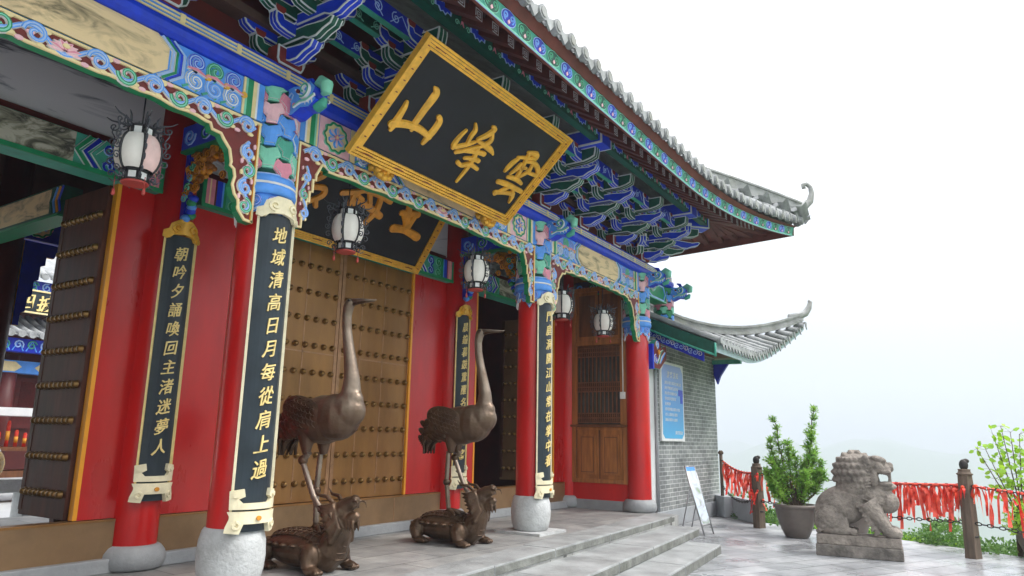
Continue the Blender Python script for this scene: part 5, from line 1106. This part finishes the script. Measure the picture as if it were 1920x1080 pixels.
# poster on the brick wall
pt=thing('wall_poster','tall blue printed notice board fixed to the grey brick wall','poster',(5.07,-.02,1.17))
mb=MB(); mb.box(4.47,5.66,-.045,-.005,1.16,2.63,'white'); mb.build('backing_board',pt,None,.004)
mb=MB(); ins=.05; mb.prism([(4.47+ins,1.16+ins+.08),(4.47+ins+.1,1.16+ins),(5.66-ins-.1,1.16+ins),(5.66-ins,1.16+ins+.08),(5.66-ins,2.63-ins-.12),(5.66-ins-.12,2.63-ins),(4.47+ins+.12,2.63-ins),(4.47+ins,2.63-ins-.12)],XZ(-.045),.0,.003,'poster_print'); mb.build('print',pt)
mb=MB(); fn=XZ(-.048); rnd=random.Random(2)
for i,ch in enumerate('游客须知'): write(mb,ch,4.84+.155*i,2.40,.13,fn,'white',.01,0,.002)
txt=['游览本景区请爱护文物古迹','请勿攀爬围栏注意安全','殿内禁止吸烟和明火','请勿乱扔垃圾果皮','保持安静','请文明敬香注意防火安全','老人儿童须有人陪同','阴雨天路滑小心慢行']
for j,l in enumerate(txt):
    for i,ch in enumerate(l): write(mb,ch,4.68+.071*i,2.24-.098*j,.064,fn,'white',.006,0,.002)
for i,ch in enumerate('景区管理处'): write(mb,ch,5.18+.08*i,1.32,.07,fn,'white',.006,0,.002)
mb.prism([(5.36,2.02),(5.60,2.02),(5.60,2.14),(5.36,2.14)],fn,0,.004,'blue'); mb.prism([(5.46,1.88),(5.58,1.88),(5.58,2.02),(5.46,2.02)],fn,0,.004,'blue'); mb.build('inscription',pt)
# junction box and conduit
cb=thing('junction_box','white switch box with a thin conduit beside the lattice door','switch box',(3.36,.21,1.9))
mb=MB(); mb.box(3.325,3.375,.17,.26,1.86,1.98,'white_plastic'); mb.build('box',cb,None,.006); mb=MB(); mb.tube([(3.362,.215,1.98),(3.362,.215,3.6)],.011,'white_plastic',8); mb.build('conduit',cb)
# A-frame sign
AF=thing('easel_sign','narrow standing sign with a scenic poster leaning on a thin metal frame','sign',(4.05,-.8,G))
a0=Vector((4.02,-.80,0)); ax=Vector((.99,-.14,0)).normalized(); an=Vector((-.14,-.99,0)).normalized()
F=lambda u,z,h: tuple(a0+ax*(u+ (z-G)*-.06)+an*(h-(z-G)*.26)+Vector((0,0,z)))
mb=MB(); 
for u in (0,.34): mb.tube([F(u,G,.12),F(u,G+1.12,.12)],.013,'steel',8)
for z in (G+.16,G+1.1): mb.tube([F(0,z,.12),F(.34,z,.12)],.012,'steel',8)
for u in (0,.34): mb.tube([F(u,G+.75,.10),tuple(a0+ax*(u)-an*.30+Vector((0,0,G)))],.011,'steel',8)
mb.tube([tuple(a0+ax*0-an*.30+Vector((0,0,G+.015))),tuple(a0+ax*.34-an*.30+Vector((0,0,G+.015)))],.011,'steel',8); mb.build('metal_frame',AF)
paintingmat('scenic_print',(.62,.72,.80),(.50,.52,.58),(.18,.30,.12),3.,(1,1,1.4),(.45,.55,.66))
mb=MB(); mb.add([F(.015,G+.18,.125),F(.325,G+.18,.125),F(.325,G+1.1,.125),F(.015,G+1.1,.125),F(.015,G+.18,.115),F(.325,G+.18,.115),F(.325,G+1.1,.115),F(.015,G+1.1,.115)],[(0,1,2,3),(4,7,6,5),(0,4,5,1),(1,5,6,2),(2,6,7,3),(3,7,4,0)],'scenic_print'); mb.build('sign_panel',AF)
mb=MB(); mb.add([F(.02,G+1.03,.127),F(.32,G+1.03,.127),F(.32,G+1.09,.127),F(.02,G+1.09,.127)],[(0,1,2,3)],'sky_blue'); mb.build('title_band',AF)
# low parapet from the wing corner
mb=MB(); mb.hexa([(7.95,-.03,G),(7.25,-.45,G),(7.15,-.30,G),(7.9,.3,G),(7.95,-.03,.06),(7.25,-.45,.06),(7.15,-.3,.06),(7.9,.3,.06)],'concrete')
mb.hexa([(7.25,-.45,G),(6.35,-1.15,G),(6.45,-1.30,G),(7.4,-.55,G),(7.25,-.45,.06),(6.35,-1.15,.06),(6.45,-1.3,.06),(7.4,-.55,.06)],'concrete'); tag(mb.build('parapet',None,None,.01),'low grey concrete parapet under the chain beside the brick wing','parapet')
# ------------------------------------------------------------------ fence: posts, chains, ribbons
def post(x,y,h,label,sc=1):
    t=thing('fence_post',label,'post',(x,y,G),'weathered wooden fence posts')
    mb=MB(); pr=[(-.085,-.05),(.085,-.05),(.10,0),(.085,.05),(-.085,.05),(-.10,0)]; rnd=random.Random(int(x*100)); vs=[]; n=9
    a=R(-25)
    for i in range(n+1):
        k=1-.12*i/n+rnd.uniform(-.03,.03)
        for u,v in pr: u*=k;v*=k*1.5; vs.append((x+u*cos(a)-v*sin(a)+.004*sin(i*2),y+u*sin(a)+v*cos(a),G+(h-.14)*i/n))
    mb.add(vs,[(i*6+j,i*6+(j+1)%6,(i+1)*6+(j+1)%6,(i+1)*6+j) for i in range(n) for j in range(6)],'post_wood'); mb.add(vs[-6:],[tuple(range(6))],'post_wood'); mb.build('shaft',t,None,.008)
    mb=MB(); z=G+h-.14; mb.lathe([(.09,-.01),(.105,.0),(.105,.012),(.085,.02),(.075,.05),(.082,.07),(.06,.075)],(x,y,z),'post_wood',12); mb.ell((x,y,z+.13),(.055,.06,.08),'iron',10,8); mb.ell((x+.02,y-.03,z+.185),(.04,.045,.035),'iron',10,8); mb.build('finial',t)
    mb=MB(); mb.lathe([(.085,0),(.095,.005),(.095,.02),(.085,.025)],(x,y,G+.28),'iron',12); mb.build('band',t); return t
PR=Vector((4.16,-4.67,0)); PL=Vector((5.80,-1.35,0)); PW=Vector((7.34,-.22,0)); PN=Vector((2.6,-8.2,0))
post(PR.x,PR.y,1.27,'weathered wooden post at the right with ribbons tied round its neck'); post(PL.x,PL.y,1.21,'weathered wooden post behind the potted shrub, wrapped in red ribbons'); post(PN.x,PN.y,1.25,'weathered wooden post at the far end of the chain outside the view')
ip=thing('iron_pole','thin rusty iron pole with ball cap at the brick wall corner','pole',(PW.x,PW.y,.06)); mb=MB(); mb.tube([(PW.x,PW.y,.05),(PW.x,PW.y,.92)],.035,'post_wood',10); mb.build('shaft',ip); mb=MB(); mb.lathe([(.03,0),(.055,.02),(.06,.05),(.03,.09)],(PW.x,PW.y,.90),'post_wood',12); mb.build('cap',ip)
def cat(a,b,sag,t): p=a+(b-a)*t; return p+Vector((0,0,-sag*4*t*(1-t)))
def chain(a,b,sag,label):
    mb=MB(); L=(b-a).length+sag*.8; n=int(L/.075); lk=[]
    for i in range(n):
        p=cat(a,b,sag,(i+.5)/n); q=(cat(a,b,sag,min(1,(i+1)/n))-cat(a,b,sag,i/n)).normalized(); sd=Vector((0,0,1)).cross(q).normalized(); u=q.cross(sd)
        if i%2: sd=u
        pts=[p+q*.042*cos(2*PI*k/10)+sd*.021*sin(2*PI*k/10) for k in range(11)]; mb.tube(pts,.0075,'iron',5,caps=False)
    return tag(mb.build('chain'),label,'chain','rusty chains between the fence posts')
SP=[(PW+Vector((0,0,.80)),PL+Vector((0,0,.62)),.10,'upper chain sagging from the iron pole to the post behind the shrub'),(PW+Vector((0,0,.28)),PL+Vector((0,0,.22)),.22,'bare lower chain sagging from the iron pole to the post behind the shrub'),(PL+Vector((0,0,.60)),PR+Vector((0,0,.62)),.04,'upper chain full of ribbons running behind the stone lion'),(PL+Vector((0,0,.12)),PR+Vector((0,0,.12)),.05,'lower chain running behind the stone lion'),(PR+Vector((0,0,.62)),PN+Vector((0,0,.6)),.10,'upper chain leaving the right post towards the picture edge'),(PR+Vector((0,0,.12)),PN+Vector((0,0,.1)),.10,'lower chain leaving the right post towards the picture edge')]
for a,b,s,l in SP: chain(a,b,s,l)
rr_=random.Random(11)
def ribbon_obj(p,length,wd,lab,grp,mat):
    mb=MB(); n=9; tw=rr_.uniform(-1.8,1.8); a0_=rr_.uniform(0,PI); sw=rr_.uniform(-.07,.07); sw2=rr_.uniform(-.07,.07); vs=[]
    for tail in range(rr_.choice((1,2,2))):
        vs=[]; L=length*(1 if tail==0 else rr_.uniform(.5,.9)); so_=rr_.uniform(-.035,.035)
        for i in range(n+1):
            t=i/n; a=a0_+tw*t*2; c=p+Vector((sw*t+so_*min(1,t*4)+.03*sin(t*8+a0_),sw2*t+so_*min(1,t*4),.012-L*t)); d=Vector((cos(a),sin(a),0))*wd*.5*(.45+.55*min(1,t*5)); vs+=[c-d,c+d]
        mb.add(vs,[(2*i,2*i+1,2*i+3,2*i+2) for i in range(n)],mat,True)
    mb.ell(p,(.024,.024,.022),mat,8,6)
    return tag(mb.build('red_ribbon'),lab,'ribbon',grp)
for (a,b,s,_),n,t0_,t1_,lab,grp in ((SP[0],34,.06,.97,'red prayer ribbon on the chain between the iron pole and the next post','ribbons by the brick wing'),(SP[2],9,.02,.24,'red prayer ribbon on the chain near the potted shrub','ribbons near the shrub'),(SP[2],84,.50,.985,'red prayer ribbon on the chain between the lion and the right post','ribbons right of the lion'),(SP[4],46,.02,.6,'red prayer ribbon on the chain beyond the right post','ribbons beyond the right post')):
    for i in range(n):
        t=t0_+(t1_-t0_)*(i+rr_.uniform(.1,.9))/n; ribbon_obj(cat(a,b,s,t),rr_.uniform(.26,.52)*(1.3 if rr_.random()<.2 else 1),rr_.uniform(.028,.052),lab,grp,rr_.choice(('ribbon_red','ribbon_coral','ribbon_coral')))
for P,lab,grp,n in ((PL,'red prayer ribbon tied to the post behind the shrub','ribbons on the post behind the shrub',11),(PR,'red prayer ribbon tied to the right fence post','ribbons on the right post',7)):
    for i in range(n):
        a=rr_.uniform(0,2*PI); ribbon_obj(P+Vector((.11*cos(a),.13*sin(a),rr_.choice((.62,.60,.55,.3,.14)))),rr_.uniform(.16,.34),rr_.uniform(.035,.055),lab,grp,rr_.choice(('ribbon_red','ribbon_coral')))
# ------------------------------------------------------------------ potted plants
def pot(x,y,name,label,R0,H,mat='pot_glaze'):
    t=thing(name,label,'potted plant',(x,y,G)); mb=MB(); n=8
    mb.lathe([(R0*.50,0),(R0*.54,.01),(R0*.70,H*.25),(R0*.86,H*.55),(R0*.95,H*.86),(R0*.97,H*.89),(R0*1.03,H*.91),(R0*1.03,H*.98),(R0*.98,H),(R0*.9,H),(R0*.88,H*.93)],(x,y,G),mat,14,True); mb.build('pot',t)
    mb=MB(); mb.lathe([(.02,H*.96),(R0*.5,H*.95),(R0*.9,H*.92),(R0*.3,H*.8)],(x,y,G),'soil',16); mb.build('soil',t); return t
def sprig(mb,p,d,L,mat,rnd,nl,ln,wd):
    d=d.normalized(); o=d.orthogonal()
    for i in range(nl):
        t=(i+rnd.random())/nl; a=rnd.random()*2*PI; base=p+d*L*t; s=(Matrix.Rotation(a,3,d)@o); v=(s*.8+d*rnd.uniform(.3,.9)).normalized(); sd=v.cross(d).normalized(); l=ln*rnd.uniform(.6,1.15)
        mb.add([base,base+v*l*.5+sd*wd,base+v*l,base+v*l*.5-sd*wd],[(0,1,2,3)],mat)
def shrub_yew(t,x,y,z0):
    rnd=random.Random(4); st=MB(); lf=MB(); vx=Vector(rt); vd=Vector((vx.y,-vx.x,0))
    tops=[(-.27,1.36,.05),(.40,1.55,.0),(.30,1.15,.12),(-.12,.98,.1),(.12,.80,-.2),(-.40,.72,.1),(.42,.85,-.1),(-.36,.42,-.12),(.46,.50,.1),(-.44,.52,.0),(.1,.5,.25),(-.18,.60,-.2),(.46,.66,0),(-.34,1.02,-.05),(.2,.66,.0),(-.40,.33,.12)]
    for u,h,w_ in tops:
        b=Vector((x,y,z0-.05)); e_=Vector((x,y,z0))+vx*u+vd*w_+Vector((0,0,h)); m_=b+(e_-b)*.45+vx*u*.18+Vector((0,0,-.02)); pts=[b+(m_-b)*(i/4) for i in range(4)]+[m_+(e_-m_)*(i/6) for i in range(7)]
        pts=[p+Vector((rnd.uniform(-.015,.015),rnd.uniform(-.015,.015),0)) for p in pts]
        st.tube(pts,[.020-.0014*i for i in range(11)],'bark',6)
        for i in range(2,11):
            p=pts[i]; d=(pts[min(10,i+1)]-pts[i-1]).normalized()
            for k in range(6 if i>3 else 3):
                dd=(d*.9+Vector((rnd.gauss(0,.55),rnd.gauss(0,.55),rnd.gauss(.15,.4)))).normalized(); L=rnd.uniform(.10,.20)*(1 if i<8 else .65)
                st.tube([p,p+dd*L],[.004,.002],'bark',4); sprig(lf,p,dd,L,'leaf_yew',rnd,16,.08,.009)
        sprig(lf,pts[-1],Vector((0,0,1)),.1,'leaf_yew',rnd,12,.06,.007)
    st.tube([Vector((x,y,z0-.1)),Vector((x+.03,y,z0+.1)),Vector((x,y,z0+.28))],[.05,.04,.03],'bark',8)
    st.build('stem',t); lf.build('foliage',t)
p1=pot(4.86,-2.20,'potted_shrub','bushy green yew in a brown octagonal pot left of the stone lion',.345,.53); shrub_yew(p1,4.86,-2.20,G+.5)
p2=pot(5.12,-3.02,'potted_shrub','brown pot partly hidden behind the stone lion',.30,.5); mb=MB(); rnd=random.Random(8)
for i in range(22): a=rnd.random()*6.28; sprig(mb,Vector((5.12,-3.02,G+.48)),Vector((cos(a)*.6,sin(a)*.6,.8)),.25,'leaf_yew',rnd,9,.06,.008)
mb.build('foliage',p2)
p3=pot(4.72,-5.45,'potted_shrub','low lime green bush in a pot at the right edge of the terrace',.28,.36); mb=MB()
for i in range(420):
    v=Vector((rnd.gauss(0,1),rnd.gauss(0,1),abs(rnd.gauss(0,1)))).normalized()*rnd.uniform(.12,.42); p=Vector((4.72,-5.45,G+.34))+v; d=v.normalized(); sprig(mb,p,d,.07,'leaf_lime',rnd,7,.05,.013)
mb.build('foliage',p3)
# sapling at the right edge
sp_=thing('sapling','thin sapling with bright lime leaves rising behind the chain at the right edge','sapling',(4.75,-5.25,-.6)); st=MB(); lf=MB(); rnd=random.Random(21)
vx=Vector(rt)
for k in range(9):
    b=Vector((4.85,-5.2,-.6)); u=-.42+.13*k; e_=Vector((4.8,-5.2,0))+vx*(u)+Vector((0,0,1.05+.55*rnd.random())); m_=b+(e_-b)*.5+vx*(.10-.3*u); pts=[b+(m_-b)*i/4 for i in range(4)]+[m_+(e_-m_)*i/6 for i in range(7)]
    st.tube(pts,[.014-.001*i for i in range(11)],'bark',6)
    for i in range(5,11):
        for q in range(5):
            d=Vector((rnd.gauss(0,1),rnd.gauss(0,1),rnd.gauss(.1,.6))).normalized(); p=pts[i]+d*rnd.uniform(.03,.10); s=d.orthogonal().normalized(); l=rnd.uniform(.06,.11); w2=l*.40
            st.tube([pts[i],p],.002,'bark',3); lf.add([p,p+d*l*.3+s*w2,p+d*l*.7+s*w2*.8,p+d*l,p+d*l*.7-s*w2*.8,p+d*l*.3-s*w2],[(0,1,2,3,4,5)],'leaf_lime')
st.build('trunk',sp_); lf.build('crown',sp_)
# ------------------------------------------------------------------ valley: hillside, bushes, far ridge
def hz(x,y):
    d=max(0,(x-5.2)*.88+(y+3.5)*.46)    # distance beyond the terrace edge
    n=noise.fractal(Vector((x*.012,y*.012,.3)),1,2,6)
    z=-1.1-170*(1-math.exp(-d*.5/170)) + n*min(14,d*.07)
    rr=math.hypot(x,y); az=math.degrees(math.atan2(x,y))
    rg=300+72*math.exp(-((az-83)/8)**2)+20*math.exp(-((az-68)/6)**2)+40*math.exp(-((az-40)/16)**2)+14*noise.noise(Vector((az*.12,1.7,0)))
    k=max(0,min(1,(rr-700)/1100)); k=k*k*(3-2*k)
    k2=max(0,min(1,(rr-260)/300)); k2=k2*k2*(3-2*k2); rg2=(70+40*noise.noise(Vector((az*.07,5.1,0))))*math.exp(-((rr-560)/240)**2)
    return z+k*(rg-45)*.62+k2*rg2+n*k*26-25*k
mb=MB(); rs=[0,3,6,10,15,22,32,45,60,80,105,135,170,215,270,330,400,460,520,580,640,720,820,940,1080,1240,1420,1600,1800,2050,2400]; na=180; vs=[]; fs=[]
for r_ in rs:
    for j in range(na): a=2*PI*j/na; x,y=5.5+r_*cos(a),-3.5+r_*sin(a); vs.append((x,y,min(hz(x,y),-1.0 if r_<150 else 900)))
for i in range(len(rs)-1):
    for j in range(na): fs.append((i*na+j,i*na+(j+1)%na,(i+1)*na+(j+1)%na,(i+1)*na+j))
pm('hill_green',(.10,.17,.06),.9,.5,.6,bump=0,dirt=(.05,.10,.03),dirtamt=.8); mb.add(vs,fs,'hill_green',True); struct(mb.build('hillside'))
def bush_mesh(seed,R0,mat,nl=900,lw=.05):
    rnd=random.Random(seed); mb=MB(); cl=[(Vector((rnd.gauss(0,.5),rnd.gauss(0,.5),rnd.uniform(0,.7)))*R0,R0*rnd.uniform(.3,.55)) for _ in range(9)]
    for i in range(nl):
        c,r=rnd.choice(cl); v=Vector((rnd.gauss(0,1),rnd.gauss(0,1),rnd.gauss(.2,1))).normalized(); p=c+v*r*rnd.uniform(.6,1.05); d=(v+Vector((rnd.gauss(0,.6),rnd.gauss(0,.6),rnd.gauss(0,.6)))).normalized(); s=d.orthogonal().normalized(); s=Matrix.Rotation(rnd.random()*6,3,d)@s; l=lw*rnd.uniform(.7,1.5)
        mb.add([p,p+d*l*.5+s*l*.32,p+d*l,p+d*l*.5-s*l*.32],[(0,1,2,3)],mat)
    return mb
BM=[bush_mesh(i,.75,m_,3200,.055).build('bush') for i,m_ in enumerate(('leaf_bush','leaf_lime','leaf_bush'))]
used=set(); rnd=random.Random(31); spots=[]
for i in range(46):
    t=rnd.uniform(-.35,1.15); d=.65+rnd.random()**1.6*5.5; base=Vector((6.9,-1.0,0))+(Vector((4.75,-5.4,0))-Vector((6.9,-1.0,0)))*t+Vector((.88,.46,0))*d; spots.append((base,d))
for base,d in spots:
    k=rnd.randrange(3)
    o=BM[k]
    if k in used: o=BM[k].copy(); COL.objects.link(o)
    used.add(k); sc=rnd.uniform(.7,1.15)*(1+d*.05); o.scale=(sc,sc,sc*rnd.uniform(.7,.95)); o.rotation_euler=(0,0,rnd.random()*6); o.location=(base.x,base.y,-.62-.12*d-rnd.random()*.25)
    tag(o,('light green leafy bush on the slope below the terrace edge','bright lime bush on the slope below the terrace edge')[1 if k==1 else 0],'bush','bushes on the slope below the chain fence')
# far wood on the hillside, one mass
mb=MB(); rnd=random.Random(77)
for i in range(5200):
    d=6+rnd.random()**2*150; l=rnd.uniform(-1,1)*(12+d*.9); x=5.5+.88*d-.46*l; y=-3.5+.46*d+.88*l; z=hz(x,y); s=.35+.012*d
    for q in range(3):
        v=Vector((rnd.gauss(0,1),rnd.gauss(0,1),rnd.gauss(.4,.7)))*s; u=Vector((rnd.gauss(0,1),rnd.gauss(0,1),rnd.gauss(0,.5))).normalized()*s*.8; w2=Vector((rnd.gauss(0,.6),rnd.gauss(0,.6),1)).normalized()*s*.8; p=Vector((x,y,z+s))+v; mb.add([p-u,p-w2*.6,p+u,p+w2],[(0,1,2,3)],'leaf_wood')
o=mb.build('hillside_wood'); o['kind']='stuff'
# ------------------------------------------------------------------ courtyard and temple seen through the left doorway
pm('court_paving',(.55,.56,.56),.6,.1,2,dirt=(.4,.4,.4)); struct(sheet('courtyard',[(-30,6.2),(9,6.2),(9,40),(-30,40)],-.35,.2,'court_paving'))
TY=16.; tp=thing('far_temple','two tiered temple with grey tile roofs across the courtyard behind the open door','temple',(.5,TY,-.35))
box_part('wall',-5,6,TY+.2,TY+4,-.3,5.0,'dark_red',tp); box_part('podium',-6,7,TY-1,TY+.2,-.35,.0,'grey_stone',tp)
for z0,z1,y0,y1_ in ((5.0,7.2,TY-1.2,TY+2.5),(3.45,4.05,TY-1.6,TY)):
    mb=MB(); x=-6
    while x<7:
        P=[(x,y0+(y1_-y0)*i/5,z0+(z1-z0)*(i/5)**1.25) for i in range(6)]; mb.tube(P,.085,'tile_grey',8); mb.prism(circ(0,0,.09,10),lambda a,b,h,x=x:(x+a,y0-h,z0+b),0,.02,'tile_grey'); x+=.24
    mb.add([(-6,y0,z0-.03),(7,y0,z0-.03),(7,y1_,z1-.06),(-6,y1_,z1-.06)],[(0,1,2,3)],'tile_grey'); mb.build('tile_roof',tp)
    mb=MB(); mb.box(-6,7,y0+.2,y0+.5,z0-.42,z0-.1,'deep_blue'); fn=XZ(y0+.2); x=-5.9
    while x<7: mb.ribbon(spiral(x,z0-.25,.12,.02,x*3,1.4,12),.035,fn,'pale_blue' if int(x*5)%2 else 'teal',.02); mb.ribbon([(x-.12,z0-.4),(x,z0-.15),(x+.12,z0-.4)],.03,fn,'sky_blue',.015); x+=.30
    mb.build('eave_brackets',tp)
mb=MB(); mb.box(-5,6,TY-.9,TY-.5,2.55,2.85,'sky_blue'); fn=XZ(TY-.9)
for i in range(8): c=-4.6+1.4*i; mb.plate([(c-.55,2.7),(c-.4,2.58),(c+.4,2.58),(c+.55,2.7),(c+.4,2.82),(c-.4,2.82)],fn,'cream',.02); mb.plate(circ(c,2.7,.1,10),fn,'gold',.03)
mb.build('painted_beam',tp)
for x in (-2.6,.0,2.6): mb=MB(); mb.lathe([(.2,0),(.2,3.0)],(x-.05,TY-.7,0),'dark_red',16); mb.build('column',tp)
mb=MB(); mb.box(.12,.98,TY+.10,TY+.2,1.2,2.5,'carve_red'); 
for i in range(10):
    for k in (0,1): mb.box(.17+.45*k+.034*i,.18+.45*k+.034*i,TY+.085,TY+.1,1.55,2.4,'block_red')
for j in range(22):
    for k in (0,1): mb.box(.17+.45*k,.50+.45*k,TY+.083,TY+.098,1.55+.04*j,1.56+.04*j,'block_red')
mb.build('lattice_window',tp)
plq=thing('far_plaque','black plaque with four pale characters between the roofs of the far temple','plaque',(.3,TY-1.1,4.0)); mb=MB(); mb.box(-1.15,1.15,TY-1.25,TY-1.15,4.02,4.62,'slate_board'); mb.build('board',plq)
mb=MB(); fn=XZ(TY-1.25); mb.ribbon([(-1.13,4.04),(1.13,4.04),(1.13,4.60),(-1.13,4.60),(-1.13,4.04)],.05,fn,'cream',.03); mb.build('frame',plq)
mb=MB()
for i,ch in enumerate('方四披澤'): write(mb,ch,-.60+.47*i,4.31,.42,fn,'pale_gold',.02,.08,.02)
mb.build('inscription',plq)
al=thing('altar_table','dark incense table with white cloth strip in the courtyard','table',(0,12.5,-.35)); mb=MB(); mb.box(-3.2,2.2,12.3,13.2,.72,.80,'timber_dark'); mb.box(-3.2,2.2,12.4,13.1,-.1,.3,'timber_dark'); 
for x in (-3.1,-1.4,.3,2.0): mb.box(x,x+.12,12.35,12.47,-.35,.72,'timber_dark'); mb.box(x,x+.12,12.35,12.47,.8,1.6,'timber_dark')
mb.build('frame',al); mb=MB(); mb.box(-3.2,2.2,12.25,13.3,1.45,1.62,'white'); mb.build('cloth_strip',al)
for i in range(14):
    x=-2.0+.17*i; hh=(.36,.30,.18,.2,.34,.32,.55)[i%7]; mb=MB(); mb.lathe([(.035,0),(.038,hh*.9),(.02,hh)],(x,12.5,.80),'ribbon_red',10); mb.lathe([(.039,hh*.25),(.040,hh*.6)],(x,12.5,.80),'yellow_edge',10); tag(mb.build('candle'),'red candle with yellow band standing on the far incense table','candle','red candles on the incense table')
for x,l in ((-3.3,'stuffed golden cloth bundle at the left edge beyond the open door'),(-2.97,'stuffed golden cloth bundle nearest the open brown door')):
    mb=MB(); mb.ell((x,8.0,.62),(.17,.17,.24),'bag_cloth',14,10); mb.ell((x,8.0,.80),(.10,.10,.10),'white',10,8); tag(mb.build('cloth_bundle'),l,'bundle','golden bundles in the courtyard')
bt=thing('stone_bench','long pale stone bench carrying golden bundles beyond the open door','bench',(-3,8,-.35)); mb=MB(); mb.box(-5,-2.2,7.8,8.3,.2,.40,'pale_stone'); mb.build('seat',bt,None,.01)
for x in (-4.8,-2.5):
    mb=MB(); mb.box(x,x+.2,7.85,8.25,-.35,.2,'pale_stone'); mb.build('leg',bt)
# ------------------------------------------------------------------ haze over the valley
hzm=bpy.data.materials.new('haze'); hzm.use_nodes=True; t=hzm.node_tree; t.nodes.clear(); o=t.nodes.new('ShaderNodeOutputMaterial'); v=t.nodes.new('ShaderNodeVolumePrincipled'); v.inputs['Color'].default_value=(.64,.668,.745,1); v.inputs['Density'].default_value=.0013; v.inputs['Anisotropy'].default_value=.2; t.links.new(v.outputs[0],o.inputs['Volume']); MATS['haze']=hzm
mb=MB(); mb.box(-2600,2600,-2600,2600,-330,190,'haze'); hb=mb.build('haze'); hb['kind']='stuff'
